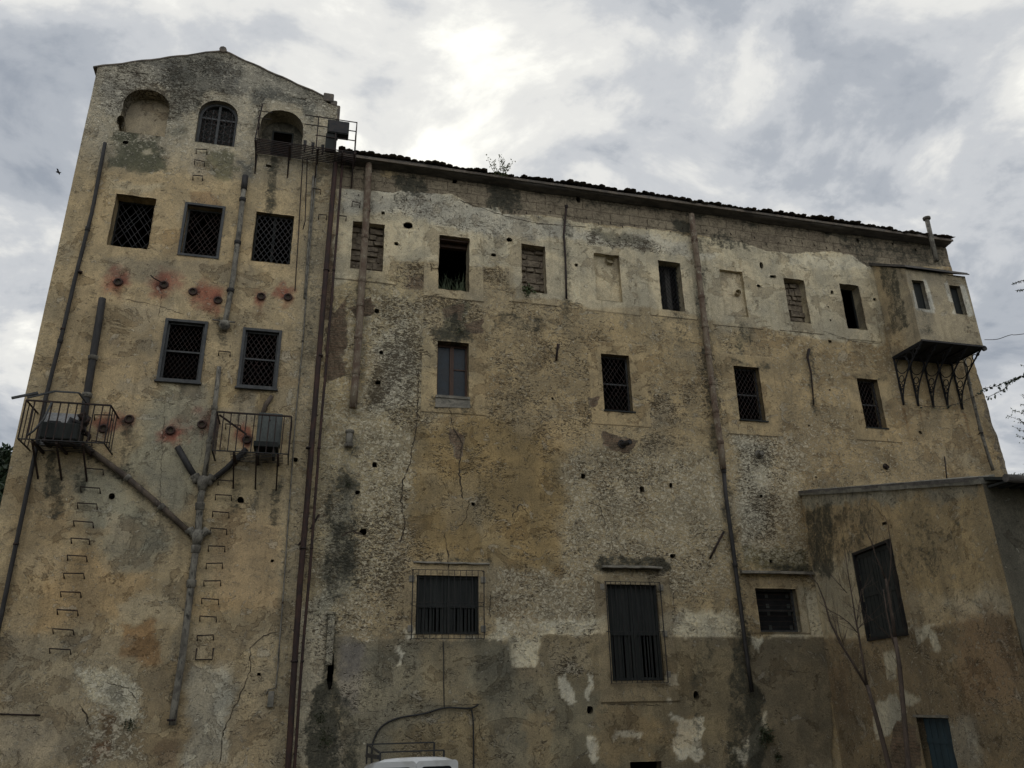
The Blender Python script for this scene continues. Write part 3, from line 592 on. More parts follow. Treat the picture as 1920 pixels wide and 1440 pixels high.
# pale plaster of the top storey
top_low = [(622, 540), (740, 492), (820, 492), (900, 500), (962, 500), (965, 560), (1065, 560), (1110, 580), (1220, 575), (1300, 590), (1350, 605), (1450, 620), (1650, 650), (1660, 640)]
top_up = [(1650, 480), (1540, 470), (1470, 470), (1380, 450), (1290, 440), (1220, 430), (1140, 425), (1060, 408), (990, 402), (940, 390), (880, 370), (800, 355), (700, 355), (630, 350)]
c_(w, top_low + top_up, (.56, .515, .40), .95, .05, .15); m_(w, 'flake', top_low + top_up, .30, .1); m_(w, 'pit', top_low + top_up, .14, .06, .1)
up2 = [(632, 352), (700, 352), (800, 352), (860, 372), (940, 392), (1000, 415), (1060, 420), (1140, 440), (1220, 440), (1290, 455), (1290, 480), (1180, 470), (1060, 450), (960, 450), (850, 430), (740, 400), (640, 400)]
c_(w, up2, (.53, .515, .455), .88, .12, .3); m_(w, 'pit', up2, .42, .15)
c_(w, [(1480, 480), (1610, 480), (1640, 500), (1560, 505), (1480, 498)], (.60, .57, .47), .8, .05, .2); c_(w, [(1310, 470), (1350, 478), (1345, 490), (1312, 485)], (.62, .60, .52), .8, .05)
c_(w, [(1110, 425), (1180, 440), (1230, 460), (1180, 462), (1110, 445)], (.14, .135, .10), .7, .06, .3); m_(w, 'pit', [(1100, 430), (1290, 470), (1290, 490), (1100, 460)], .75, .1)
# exposed masonry below the eaves, with the ragged plaster edge
mas = [(560, 200), (1900, 380), (1900, 505), (1780, 500), (1627, 497), (1600, 478), (1560, 470), (1500, 474), (1440, 470), (1400, 455), (1360, 450), (1300, 435), (1225, 430), (1190, 425), (1140, 420), (1090, 415), (1055, 408), (1015, 402), (960, 402), (945, 404), (935, 390), (890, 388), (865, 372), (845, 362), (790, 362), (755, 360), (738, 362), (700, 357), (640, 353), (600, 352)]
m_(w, 'mason', mas, 1., .04, .10); m_(w, 'pit', mas, .2, .05); m_(w, 'brick', mas, 0, .05)
m_(w, 'mason', [(700, 300), (745, 310), (760, 345), (700, 345)], .4, .2)
for pts, v in [([(735, 330), (800, 335), (800, 368), (740, 372)], 1.), ([(900, 340), (960, 350), (985, 385), (960, 405), (920, 395)], .95), ([(660, 290), (1775, 452), (1775, 475), (660, 312)], .75), ([(1310, 430), (1400, 445), (1420, 470), (1320, 455)], .7), ([(1560, 440), (1780, 470), (1780, 500), (1610, 490)], .65), ([(560, 300), (700, 300), (690, 330), (560, 340)], .5), ([(1040, 355), (1250, 385), (1240, 400), (1040, 380)], .6), ([(1100, 400), (1180, 410), (1190, 425), (1110, 420)], .45), ([(1250, 405), (1300, 410), (1300, 440), (1250, 440)], .8)]:
    m = w.poly(pxs(*pts), .18, .4); w.mould = np.maximum(w.mould, v * m)
me_ = w.poly(pxs(*mas), .03, .10)
# right edge of the wall: bare quoins
q_ = [(1790, 500), (1900, 500), (1960, 950), (1890, 950), (1835, 700)]; m_(w, 'mason', q_, .62, .12, .3)
# plinth render, its ragged top edge and white patches
pl = [(540, 1440), (645, 1440), (625, 1195), (775, 1200), (900, 1200), (950, 1197), (960, 1250), (1008, 1250), (1014, 1192), (1140, 1190), (1260, 1196), (1330, 1192), (1400, 1196), (1480, 1196), (1560, 1196), (1560, 1500), (540, 1500)]
pw = [(930, 1165), (1140, 1160), (1140, 1200), (1012, 1200), (1008, 1252), (950, 1252), (945, 1205), (905, 1200)]
c_(w, pw, (.70, .66, .53), .95, .05, .22); c_(w, [(1235, 1150), (1390, 1150), (1390, 1200), (1240, 1200)], (.70, .66, .53), .9, .12, .3); c_(w, [(1500, 1100), (1560, 1120), (1560, 1198), (1440, 1198), (1500, 1150)], (.68, .64, .52), .92, .08, .2)
c_(w, pl, (.235, .205, .15), 1., .018, .10); m_(w, 'pit', pl, .16, .04); m_(w, 'flake', pl, .20, .04)
pm_ = w.poly(pxs(*pl), .018, .10)
c_(w, [(640, 1200), (950, 1200), (960, 1440), (640, 1440)], (.27, .255, .20), .8, .3, .4); c_(w, [(740, 1380), (900, 1300), (930, 1440), (740, 1440)], (.31, .25, .15), .7, .25); c_(w, [(790, 1210), (880, 1210), (880, 1320), (780, 1320)], (.31, .265, .18), .7, .15)
c_(w, [(880, 1200), (960, 1200), (960, 1320), (900, 1330)], (.16, .155, .125), .85, .15, .3); c_(w, [(640, 1200), (680, 1200), (670, 1330), (640, 1330)], (.20, .19, .19), .8, .15); m_(w, 'pit', [(640, 1200), (1080, 1200), (1080, 1440), (640, 1440)], .36, .2)
c_(w, [(1020, 1200), (1380, 1200), (1380, 1440), (1010, 1440)], (.285, .24, .155), .6, .3); c_(w, [(960, 1280), (1130, 1300), (1130, 1440), (960, 1440)], (.255, .245, .19), .6, .25)
for pts in ([(1043, 1275), (1062, 1270), (1076, 1300), (1074, 1325), (1048, 1322)], [(1098, 1388), (1118, 1383), (1125, 1410), (1112, 1440), (1105, 1420)], [(1255, 1335), (1290, 1350), (1315, 1345), (1318, 1420), (1268, 1415), (1262, 1370)], [(1150, 1372), (1200, 1378), (1195, 1392), (1155, 1390)],
            [(1243, 1262), (1272, 1262), (1270, 1285), (1245, 1282)], [(1098, 1272), (1110, 1272), (1108, 1312), (1100, 1312)], [(780, 1180), (776, 1200), (760, 1205), (755, 1180)], [(738, 1215), (746, 1215), (744, 1245), (738, 1245)], [(1400, 1190), (1428, 1196), (1426, 1222), (1408, 1205)], [(1410, 1370), (1440, 1330), (1432, 1400), (1400, 1430), (1370, 1420)], [(1245, 1310), (1255, 1310), (1255, 1318), (1245, 1318)]):
    c_(w, pts, (.74, .71, .60), .95, .02, .26); w.pit *= 1 - .7 * w.poly(pxs(*pts), .05, .26)
for pts, v, wd in [([(645, 900), (640, 1000), (640, 1100)], .62, .28), ([(640, 900), (660, 905)], .9, .08), ([(637, 1000), (645, 1075)], .8, .12), ([(615, 1300), (605, 1370), (600, 1440)], 1.05, .22), ([(640, 1330), (650, 1440)], .7, .15), ([(622, 1160), (620, 1300)], .7, .05),
               ([(1392, 1190), (1385, 1300), (1380, 1440)], .72, .16), ([(1412, 1300), (1420, 1440)], .95, .14), ([(1360, 900), (1395, 1190)], .55, .08), ([(690, 300), (668, 760)], .4, .12), ([(1305, 440), (1345, 850)], .55, .14), ([(1064, 400), (1064, 600)], .6, .05),
               ([(658, 770), (654, 900)], .5, .1), ([(850, 600), (855, 640)], .8, .12), ([(825, 625), (880, 632)], .9, .09), ([(820, 758), (880, 765)], .6, .12), ([(1130, 1055), (1240, 1060)], .9, .07), ([(775, 1052), (915, 1054)], .5, .03), ([(1120, 1062), (1250, 1067)], .9, .05),
               ([(1330, 1200), (1300, 1310), (1310, 1400)], .5, .06), ([(1515, 655), (1527, 770)], .55, .03), ([(1400, 620), (1395, 650)], .6, .16), ([(1270, 600), (1275, 640)], .5, .2), ([(1600, 705), (1660, 712)], .5, .05), ([(1380, 680), (1440, 690)], .55, .05), ([(1455, 1068), (1520, 1072)], .8, .07),
               ([(945, 600), (1010, 610)], .55, .18), ([(820, 1345), (900, 1350)], .3, .2), ([(1565, 575), (1570, 620)], .3, .05)]:
    ml(w, 'mould', pts, v, wd, .2, .2)
for (x, y, s_, l) in [(1691, 765, .05, 1.6), (1722, 768, .03, .8), (1806, 772, .05, 1.7)]:   # rust streaks below the oriel brackets
    u, v = wu(x, y); m = np.exp(-((w.U0 - u - .05 + w.wx * .1) / s_) ** 2) * sstep(-(v - w.V0), -l, 0.) * (w.V0 < v); w.color(m, (.17, .09, .035), .75)
c_(w, [(1390, 620), (1400, 590), (1395, 700), (1380, 800)], (.25, .24, .17), .5)
# blotches
for k in range(60):
    x, y = R.uniform(.3, 19), R.uniform(.3, 14); a, b_ = R.uniform(.2, .7), R.uniform(.15, .5); m = w.poly([(x - a, y - b_), (x + a, y - b_), (x + a, y + b_), (x - a, y + b_)], .08, .5)
    w.color(m, R.choice([(.34, .29, .20), (.46, .42, .33), (.30, .27, .21), (.42, .31, .17)]), .32); w.pit = np.clip(w.pit + m * R.choice([-.15, .12, .2]), 0, 1)
w.H += fbm(w.U0, w.V0, .45, 3, 23) * .07 + fbm(w.U0, w.V0, 3.5, 4, 28) * .022
for k, (a, b_, c2, d2, h) in enumerate(panels):
    ins = ((w.U0 > a) & (w.U0 < b_) & (w.V0 > c2) & (w.V0 < d2)).astype(float)
    brk = sstep(fbm(w.U0, w.V0, 2.2, 5, 91 + k, .62), .10, .15) * (.5 if k > 11 else 1.)     # places where the band has broken away
    keep = ins * (1 - brk) * (.75 + .5 * np.clip(fbm(w.U0, w.V0, 1.5, 5, 191 + k), -.5, .5))
    w.flake *= 1 - .65 * keep; w.pit *= 1 - .80 * keep
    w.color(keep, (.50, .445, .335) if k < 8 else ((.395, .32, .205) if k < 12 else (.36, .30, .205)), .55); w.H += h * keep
    if h:
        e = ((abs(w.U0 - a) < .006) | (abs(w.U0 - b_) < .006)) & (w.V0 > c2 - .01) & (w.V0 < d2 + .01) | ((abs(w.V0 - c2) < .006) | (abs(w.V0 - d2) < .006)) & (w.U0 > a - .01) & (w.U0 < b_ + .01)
        w.color(e.astype(float) * (w.V0 < c2 + .02), (.08, .06, .04), .55)  # dark line painted at each band's foot, shade and dirt together
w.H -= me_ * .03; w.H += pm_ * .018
for pts in ([(1043, 1275), (1062, 1270), (1076, 1300), (1074, 1325), (1048, 1322)], pw): w.H += w.poly(pxs(*pts), .02, .12) * .008
# worn right-hand corner
ed = sstep(w.U0, 18.7, 19.42); w.U -= ed * (.10 + .22 * np.abs(fbm(w.V0 * 1., w.V0 * 0 + 3, 1.3, 5, 71))); w.U += sstep(-w.V0, -11.5, -8) * ed * .14
wall_o = wing.build('wing_wall', MT['wall'], xf_front, bld)
tow_o = tower.build('tower_wall', MT['wall'], xf_front, bld)

# ---- side and back walls, interior
DEPTH = 9.0
b = MB(); b.box(-5.97, -5.72, .06, DEPTH, 0, 17.9); tinted(b.build('side_wall', MT['wall'], bld), OCH)
b = MB(); b.box(19.0, 19.27, .06, DEPTH, 0, 16.3); tinted(b.build('side_wall', MT['wall'], bld), TAN)
b = MB(); b.box(-5.72, 19.0, DEPTH - .3, DEPTH, 0, 16.3); b.box(-5.72, 0, DEPTH - .29, DEPTH + .01, 16.3, 17.9); tinted(b.build('back_wall', MT['wall'], bld), TAN)
b = MB(); b.box(-.30, -.05, .06, DEPTH - .3, 16.30, 17.82); tinted(b.build('side_wall', MT['wall'], bld), (.3, .27, .2), .4, .4, .6)
b = MB()
for z in (3.0, 5.9, 8.7, 11.9, 15.4): b.box(-5.70, 18.98, .46, DEPTH - .32, z, z + .2)
b.box(-5.7, 18.98, 4.3, 4.45, 0, 17.6 if False else 16.2)
for x in (-.12, 1.8, 4.9, 9.5, 13.2): b.box(x, x + .15, .46, 4.3, 0, 16.2)
b.build('interior_walls', MT['dark_interior'], bld)

# ---- wing roof: barrel tiles, ragged along the eaves
def tiled_slope(name, x0, x1, y0, y1, z0, slope, parent, mat, tile=.19, row=.40, seed=1, amp=.020):
    rr = random.Random(seed); n = int((x1 - x0) / tile) * 8; k = int((y1 - y0) / row)
    vs = []; fs = []
    off = {}
    for j in range(k + 1):
        for e in (0, 1):
            for i in range(n + 1):
                x = x0 + (x1 - x0) * i / n; tcol = int((x - x0) / tile)
                if (j, tcol) not in off: off[(j, tcol)] = (rr.uniform(-.06, .06), rr.uniform(-.03, .025) if rr.random() < .85 else -.06)
                oy, oz = off[(j, tcol)]
                ph = (x - x0) / tile * 2 * math.pi; hgt = amp * abs(math.sin(ph / 2)) ** .7 * 1.7 + rr.uniform(-.010, .010)
                y = y0 + (y1 - y0) * (j + e * .98) / (k + 1) + (oy if e == 0 else 0)
                z = z0 + (y - y0) * slope + hgt + (.045 if e == 0 else 0.) + oz + .03 * math.sin(x * .9 + 1) + .015 * math.sin(x * 3.1)
                vs.append((x, y, z))
    w_ = n + 1
    for j in range(2 * (k + 1) - 1):
        for i in range(n): fs.append((j * w_ + i, j * w_ + i + 1, (j + 1) * w_ + i + 1, (j + 1) * w_ + i))
    m = MB(); m.add(vs, fs, True)
    # board under the tiles, which closes the roof
    s1 = z0 + (y1 - y0) * slope
    m.add([(x0, y0 + .08, z0 - .02), (x1, y0 + .08, z0 - .02), (x1, y1, s1 - .02), (x0, y1, s1 - .02), (x0, y0 + .08, z0 - .09), (x1, y0 + .08, z0 - .09), (x1, y1, s1 - .09), (x0, y1, s1 - .09)],
          [(4, 5, 1, 0), (7, 6, 5, 4), (0, 1, 2, 3), (1, 5, 6, 2), (4, 0, 3, 7)])
    return m.build(name, mat, parent)
tiled_slope('tiled_roof', 0.1, 19.30, -.40, 4.6, 16.17, .30, bld, MT['tile'])
b = MB(); b.add([(0.1, 4.6, 17.75), (19.3, 4.6, 17.75), (19.3, DEPTH + .3, 16.3), (.1, DEPTH + .3, 16.3), (0.1, 4.6, 17.65), (19.3, 4.6, 17.65), (19.3, DEPTH + .3, 16.2), (.1, DEPTH + .3, 16.2)], [(0, 1, 2, 3), (7, 6, 5, 4), (0, 4, 5, 1), (2, 6, 7, 3), (1, 5, 6, 2), (0, 3, 7, 4)])
b.build('rear_roof', MT['tile'], bld)
# dark half-round eaves gutter and the board behind it
b = MB(); n = 90; prof = [(-.27, .02), (-.295, -.02), (-.295, -.06), (-.26, -.10), (-.20, -.12), (-.12, -.12), (-.05, -.13), (.02, -.14)]
vs = []
for i in range(n + 1):
    x = .30 + (19.28 - .30) * i / n; dz = .02 * math.sin(x * .8) + .012 * math.sin(x * 2.7 + 2)
    vs += [(x, p[0], 16.18 + p[1] + dz) for p in prof]
k = len(prof); b.add(vs, [(i * k + j, i * k + j + 1, (i + 1) * k + j + 1, (i + 1) * k + j) for i in range(n) for j in range(k - 1)], True)
b.add([vs[-k + j] for j in range(k)] + [(19.28, .02, 16.2)], [tuple(range(k + 1))])
b.build('eaves_gutter', MT['gutter'], bld)
# tower roof: thin tiled verge on the gable, ridge stone
b = MB(); q = [(-6.10, 17.90), (-3.1, 19.12), (-.30, 18.10)]
for (x0, z0), (x1, z1) in zip(q[:-1], q[1:]):
    vs = []
    for i in range(15):
        f = i / 14; x = x0 + (x1 - x0) * f; z = z0 + (z1 - z0) * f + .015 * math.sin(i * 1.7)
        vs += [(x, -.06, z - .005), (x, -.06, z + .035), (x, DEPTH + .2, z + .035), (x, DEPTH + .2, z - .005)]
    b.add(vs, [(i * 4 + a, i * 4 + (a + 1) % 4, (i + 1) * 4 + (a + 1) % 4, (i + 1) * 4 + a) for i in range(14) for a in range(4)] + [(3, 2, 1, 0), (56, 57, 58, 59)])
b.build('tower_roof', MT['tile'], bld)
b = MB(); b.tube([(-3.10, -.10, 19.14), (-3.10, .5, 19.15), (-3.10, DEPTH, 19.15)], [.095, .09, .09], 8)
b.build('ridge_tile', MT['tile'], bld)
b = MB(); b.box(-.40, -.12, -.07, .5, 17.98, 18.26); b.box(-.14, .07, -.03, .45, 17.1, 17.93); b.box(-.20, -.02, -.05, .4, 17.90, 18.06)
b.build('verge_stone', MT['tile'], bld, .03)

# ---- windows of the building
def lattice(m, u0, u1, v0, v1, y, dx=.115, dz=.17, r=.0055, skip=None):
    """diamond grille made of crossing rods, clipped to the opening"""
    def clip(p, q):
        (x0, z0), (x1, z1) = p, q; t0, t1 = 0., 1.; dx_, dz_ = x1 - x0, z1 - z0
        for pp, qq in ((-dx_, x0 - u0), (dx_, u1 - x0), (-dz_, z0 - v0), (dz_, v1 - z0)):
            if abs(pp) < 1e-9:
                if qq < 0: return None
                continue
            t = qq / pp
            if pp < 0: t0 = max(t0, t)
            else: t1 = min(t1, t)
        return ((x0 + t0 * dx_, z0 + t0 * dz_), (x0 + t1 * dx_, z0 + t1 * dz_)) if t0 < t1 else None
    hh = v1 - v0; run = hh * dx / dz; n = int((u1 - u0 + run) / dx) + 2
    for k in range(-1, n):
        for s in (1, -1):
            xs = u0 - run + k * dx + (0 if s == 1 else 0)
            p, q = ((xs, v0), (xs + run, v1)) if s == 1 else ((xs, v1), (xs + run, v0))
            if skip and R.random() < skip: continue
            c = clip(p, q)
            if c: 
                bow = R.uniform(-.006, .006); m.bar((c[0][0], y + .004 * s, c[0][1]), (c[1][0], y + .004 * s + bow, c[1][1]), 2 * r, 2 * r)
def frame_rect(m, u0, u1, v0, v1, y0, y1, t, tt=None, tb=None):
    tt = tt or t; tb = tb or t
    m.box(u0, u0 + t, y0, y1, v0, v1); m.box(u1 - t, u1, y0, y1, v0, v1)
    m.box(u0 + t, u1 - t, y0 + .003, y1 - .002, v1 - tt, v1 - .001); m.box(u0 + t, u1 - t, y0 + .003, y1 - .002, v0 + .001, v0 + tb)
def pane_quad(u0, u1, v0, v1, y): m = MB(); m.box(u0, u1, y, y + .006, v0, v1); return m
def infill(o, name, mat, y, label=None, c=TAN, rough=.03, seed=0, fl=.3, pt=.4, mo=.2, mas=0):
    ww = Wall(o['u0'] - .03, o['u1'] + .03, o['v0'] - .03, o['v1'] + .03, .035, [], [])
    ww.color(np.ones_like(ww.U), c); ww.flake[:] = fl; ww.pit[:] = pt; ww.mould[:] = mo; ww.mason[:] = mas; ww.brick[:] = 0
    ww.H = -y + fbm(ww.U0 + seed, ww.V0, 4.5, 4, seed) * rough * 2
    ob = ww.build(name, mat, xf_front, bld)
    if label: ob['label'] = label
    return ob, ww
def rubble_infill(o, y, label, seed, open_top=.0):
    m = MB(); rr = random.Random(seed); z = o['v0'] - .02
    m.box(o['u0'] - .04, o['u1'] + .04, y + .055, y + .14, o['v0'] - .04, o['v1'] + .04)
    while z < o['v1']:
        h = rr.uniform(.11, .24); x = o['u0'] - rr.uniform(0, .1)
        while x < o['u1']:
            wd = rr.uniform(.13, .40); yy = y + rr.uniform(-.03, .045); e = .010
            x1 = min(x + wd, o['u1'] + .03); z1 = min(z + h, o['v1'] + .03)
            j = lambda: rr.uniform(-.025, .025)
            vs = [(a + j(), yy + (0 if fr else .12) + (j() if fr else 0), c_ + j() * .6) for fr in (1, 0) for (a, c_) in ((x + e, z + e), (x1 - e, z + e), (x1 - e, z1 - e), (x + e, z1 - e))]
            m.add(vs, [(0, 1, 2, 3), (4, 7, 6, 5), (0, 4, 5, 1), (1, 5, 6, 2), (2, 6, 7, 3), (3, 7, 4, 0)])
            x = x1 + .006
        z += h + .008
    ob = m.build('blocked_window', MT['rubble'], bld, .02); ob['label'] = label; return ob

def lattice_window(o, y, name='window', label=None, frame='greypaint', t=.05, grille_y=None, transom=True, mull=False, proud=False, skip=None, pane=False, g_r=.006, pdx=.115):
    u0, u1, v0, v1 = o['u0'], o['u1'], o['v0'], o['v1']; m = MB()
    if proud:   # wide weathered board round the opening, standing on the plaster
        frame_rect(m, u0 - .06, u1 + .06, v0 - .05, v1 + .06, -.07, .02, .064)
        m.box(u0 - .09, u1 + .09, -.11, -.02, v0 - .085, v0 - .048)
    frame_rect(m, u0, u1, v0, v1, y, y + .05, t)
    if transom: vm = v0 + (v1 - v0) * .5; m.box(u0 + t, u1 - t, y + .002, y + .048, vm - .02, vm + .02)
    if mull: m.box((u0 + u1) / 2 - .028, (u0 + u1) / 2 + .028, y - .004, y + .046, v0 + t, v1 - t)
    w_ = m.build(name, MT[frame], bld)
    if label: w_['label'] = label
    m = MB(); gy = grille_y if grille_y is not None else y + .07; lattice(m, u0 + .01, u1 - .01, v0 + .01, v1 - .01, gy, pdx, pdx * 1.55, g_r, skip)
    m.build('grille', MT['darkiron'] if frame != 'greypaint' else MT['iron'], w_)
    if pane: pane_quad(u0 + t, u1 - t, v0 + t, v1 - t, y + .10).build('pane', MT['glass'], w_)
    return w_
# tower, arched windows
def arch_pts(o, inset=0., n=18, base=True):
    c = (o['u0'] + o['u1']) / 2; w_ = (o['u1'] - o['u0']) / 2 - inset; r_ = o['arch'] - inset
    pts = [(c + w_ * math.cos(math.pi * i / n), o['v1'] + r_ * max(0, 1 - abs(math.cos(math.pi * i / n)) ** 2.3) ** .5) for i in range(n + 1)]
    return [(c + w_, o['v0'] + inset)] + pts + [(c - w_, o['v0'] + inset)]
A1b = dict(A1); A1b['v1'] = A1['v1'] + A1['arch'] + .05
infill(A1b, 'blind_arch', MT['wall'], .36, 'blind arch walled up in smooth beige plaster', (.40, .35, .27), .012, 3, .05, .0, .08)
m = MB(); o = A2; po, pi = arch_pts(o, .0), arch_pts(o, .07); y0, y1 = .10, .18; k = len(po)
m.add([(x, y0, z) for x, z in po] + [(x, y0, z) for x, z in pi] + [(x, y1, z) for x, z in pi], [(i, i + 1, k + i + 1, k + i)[::-1] for i in range(k - 1)] + [(k + i, k + i + 1, 2 * k + i + 1, 2 * k + i)[::-1] for i in range(k - 1)])
m.box(o['u0'], o['u1'], y0 - .02, y1, o['v0'], o['v0'] + .07); cx = (o['u0'] + o['u1']) / 2
m.box(cx - .03, cx + .03, y0 + .01, y1 - .01, o['v0'] + .07, o['v1'] + o['arch'] - .05); m.box(o['u0'] + .06, o['u1'] - .06, y0 + .013, y1 - .013, o['v1'] - .03, o['v1'] + .02)
for k_ in (1, 2, 4, 5): m.box(o['u0'] + (o['u1'] - o['u0']) * k_ / 6 - .008, o['u0'] + (o['u1'] - o['u0']) * k_ / 6 + .008, y0 + .03, y1 - .03, o['v0'] + .07, o['v1'] + o['arch'] * .62)
for k_ in (1, 2, 3): m.box(o['u0'] + .06, o['u1'] - .06, y0 + .032, y1 - .032, o['v0'] + .24 * k_, o['v0'] + .24 * k_ + .014)
aw = m.build('arched_window', MT['greypaint'], bld); aw['label'] = 'dark arched window with a grey frame and grille below the gable'
A2b = dict(o); m = MB(); pg = arch_pts(o, .03); m.add([(x, .21, z) for x, z in pg], [tuple(range(len(pg)))[::-1]]); m.build('pane', MT['darkpaint'], aw)
m = MB(); lattice(m, o['u0'] + .05, o['u1'] - .05, o['v0'] + .05, o['v1'] + .28, .12, .12, .17, .006); m.build('grille', MT['iron'], aw)
# third arch: deep recess, wall behind with a dark doorway
o = A3; yb = .46; dx0, dx1, dz1 = float(W(509, 262, yb)[0]), float(W(550, 262, yb)[0]), float(W(528, 247, yb)[2]); m = MB()
m.box(o['u0'] - .05, dx0, yb, yb + .1, o['v0'] - .05, 17.6); m.box(dx1, o['u1'] + .05, yb, yb + .1, o['v0'] - .05, 17.6); m.box(dx0, dx1, yb, yb + .1, dz1, 17.6)
ab = tinted(m.build('arched_doorway', MT['wall'], bld), (.22, .205, .17), .2, .15, .6); ab['label'] = 'deep arched recess with a dark doorway behind the catwalk'
m = MB(); frame_rect(m, dx0, dx1, 15.95, dz1, yb - .01, yb + .06, .045); m.build('door_frame', MT['darkpaint'], ab)
# tower, three openings of the upper row
lattice_window(T[0], .30, label='dark window with a half torn diamond grille on the left of the tower', frame='darkpaint', t=.035, transom=False, grille_y=.28, skip=.35, pane=False)
w1 = lattice_window(T[1], .16, label='narrow window in a grey timber frame with a diamond grille', t=.045, transom=False, grille_y=.20, pane=False, skip=.12)
m = MB(); frame_rect(m, T[1]['u0'] - .055, T[1]['u1'] + .055, T[1]['v0'] - .04, T[1]['v1'] + .055, -.05, .03, .058); m.build('frame', MT['greypaint'], w1)
lattice_window(T[2], .14, label='two leaf casement behind a diamond grille beside the catwalk pipes', frame='darkpaint', t=.05, transom=False, mull=True, grille_y=.10, g_r=.0075, pdx=.13)
lattice_window(T[3], .02, label='grey framed window with a single transom and dusty mesh', proud=True, t=.045, g_r=.004, pdx=.10)
lattice_window(T[4], .02, label='grey framed window with a transom and bold diamond grille', proud=True, t=.045, grille_y=.06, g_r=.007)
# wing top row
rubble_infill(TOP[0], .17, 'window walled up in rough stone behind the terracotta pipe', 4)
m = MB(); o = TOP[1]; m.box(o['u0'] - .02, o['u1'] + .02, .30, .42, o['v1'] - .16, o['v1'] + .04); m.box(o['u0'], o['u1'], .10, .20, o['v1'] - .07, o['v1'] - .01)
m.build('broken_window', MT['brownwood'], bld)['label'] = 'empty black window opening with grass growing on its sill'
rubble_infill(TOP[2], .20, 'window walled up in stone with a fern at its foot', 9)
infill(TOP[3], 'blind_window', MT['wall'], .128, 'blind plastered window with a broken patch near the top', (.56, .50, .375), .006, 5, .12, .08, .10)
lattice_window(TOP[4], .30, name='window', label='dark opening with a fine diamond grille between two blind windows', frame='darkpaint', t=.03, transom=False, grille_y=.22, pane=False, skip=.05, g_r=.005, pdx=.10)
infill(TOP[5], 'blind_window', MT['wall'], .128, 'blind plastered window right of the long terracotta pipe', (.56, .50, .38), .006, 6, .12, .05, .10)
rubble_infill(TOP[6], .22, 'narrow window walled up in dark rubble', 21)
m = MB(); o = TOP[7]; frame_rect(m, o['u0'], o['u1'], o['v0'], o['v1'], .30, .36, .03); bw = m.build('broken_window', MT['darkpaint'], bld); bw['label'] = 'empty dark opening nearest the hanging oriel'
# wing middle row
o = MID[0]; m = MB(); frame_rect(m, o['u0'], o['u1'], o['v0'], o['v1'], .20, .27, .05, .07, .06); cx = (o['u0'] + o['u1']) / 2; m.box(cx - .05, cx + .05, .185, .25, o['v0'] + .06, o['v1'] - .07)
m.box(cx + .05, o['u1'] - .05, .21, .25, o['v0'] + .78, o['v0'] + .81); w5 = m.build('window', MT['brownwood'], bld); w5['label'] = 'brown wooden casement with two leaves of grey glass'
for a, b_ in ((o['u0'] + .05, cx - .05), (cx + .05, o['u1'] - .05)): pane_quad(a, b_, o['v0'] + .06, o['v1'] - .07, .235).build('pane', MT['glass'], w5)
m = MB(); m.box(o['u0'] - .03, o['u1'] + .03, -.05, .22, o['v0'] - .07, o['v0'] - .005); m.build('sill', MT['concrete'], w5)
m = MB(); m.add([(o['u0'] - .03, -.022, o['v0'] - .32), (o['u1'] + .04, -.022, o['v0'] - .28), (o['u1'] + .03, -.026, o['v0'] - .07), (o['u0'] - .03, -.026, o['v0'] - .07), (o['u0'] - .03, .03, o['v0'] - .32), (o['u1'] + .04, .03, o['v0'] - .28), (o['u1'] + .03, .03, o['v0'] - .07), (o['u0'] - .03, .03, o['v0'] - .07)],
                [(0, 1, 2, 3), (4, 5, 1, 0), (1, 5, 6, 2), (4, 0, 3, 7)]); m.build('apron', MT['concrete'], w5)
for o, lb in ((MID[1], 'window with a grey transom and a torn diamond grille left of the long terracotta pipe'), (MID[2], 'window with a grey transom right of the long terracotta pipe'), (MID[3], 'window with a grey transom below the hanging oriel')):
    wq = lattice_window(o, .16, label=lb, t=.045, grille_y=.13, skip=.06, g_r=.005, pdx=.12)
    m = MB(); m.box(o['u0'] - .02, o['u1'] + .06, -.045, .16, o['v0'] - .035, o['v0'] - .003); m.build('sill', MT['darkpaint'], wq)
# ground row: louvred shutters in iron cages
def shutters(o, y, parent, n=8):
    for s in (0, 1):
        cx = (o['u0'] + o['u1']) / 2; a, b_ = (o['u0'], cx - .006) if s == 0 else (cx + .006, o['u1']); m = MB(); frame_rect(m, a, b_, o['v0'], o['v1'], y, y + .045, .06)
        k = n; wd = (b_ - a - .12) / k
        vm = o['v0'] + (o['v1'] - o['v0']) * .48
        for i in range(k):
            m.box(a + .06 + i * wd + .002, a + .06 + (i + 1) * wd - .002, y + .024 + .003 * R.random(), y + .035, vm, o['v1'] - .06)
            m.box(a + .06 + i * wd + .004, a + .06 + (i + 1) * wd - R.uniform(.004, .05), y + .028, y + .036, o['v0'] + .06, vm)
        m.box(a + .06, b_ - .06, y + .005, y + .04, vm - .04, vm + .04); m.build('shutter', MT['darkpaint'], parent)
def cage(o, e, y, nb, rails, name='window_cage', label=None, btop=None):
    u0, u1, v0, v1 = o['u0'] - e, o['u1'] + e, o['v0'] - e, o['v1'] + e; m = MB()
    for z in [v0, v1] + rails: m.bar((u0, y, z), (u1, y, z), .022, .012)
    for x in (u0, u1): m.bar((x, y, v0), (x, y, v1), .022, .012)
    for i in range(1, nb):
        x = u0 + (u1 - u0) * i / nb + R.uniform(-.004, .004); m.bar((x, y + .006, v0), (x, y + .006, btop or v1), .012)
    if btop:
        for i in range(1, nb): x = u0 + (u1 - u0) * i / nb; m.bar((x + .03, y + .012, v0), (x + .03, y + .012, btop), .007)
    for x in (u0, u1):
        for z in (v0, v1, (v0 + v1) / 2): m.bar((x, y, z), (x, .04, z), .014)
    w_ = m.build('window', MT['darkiron'], bld)
    if label: w_['label'] = label
    return w_
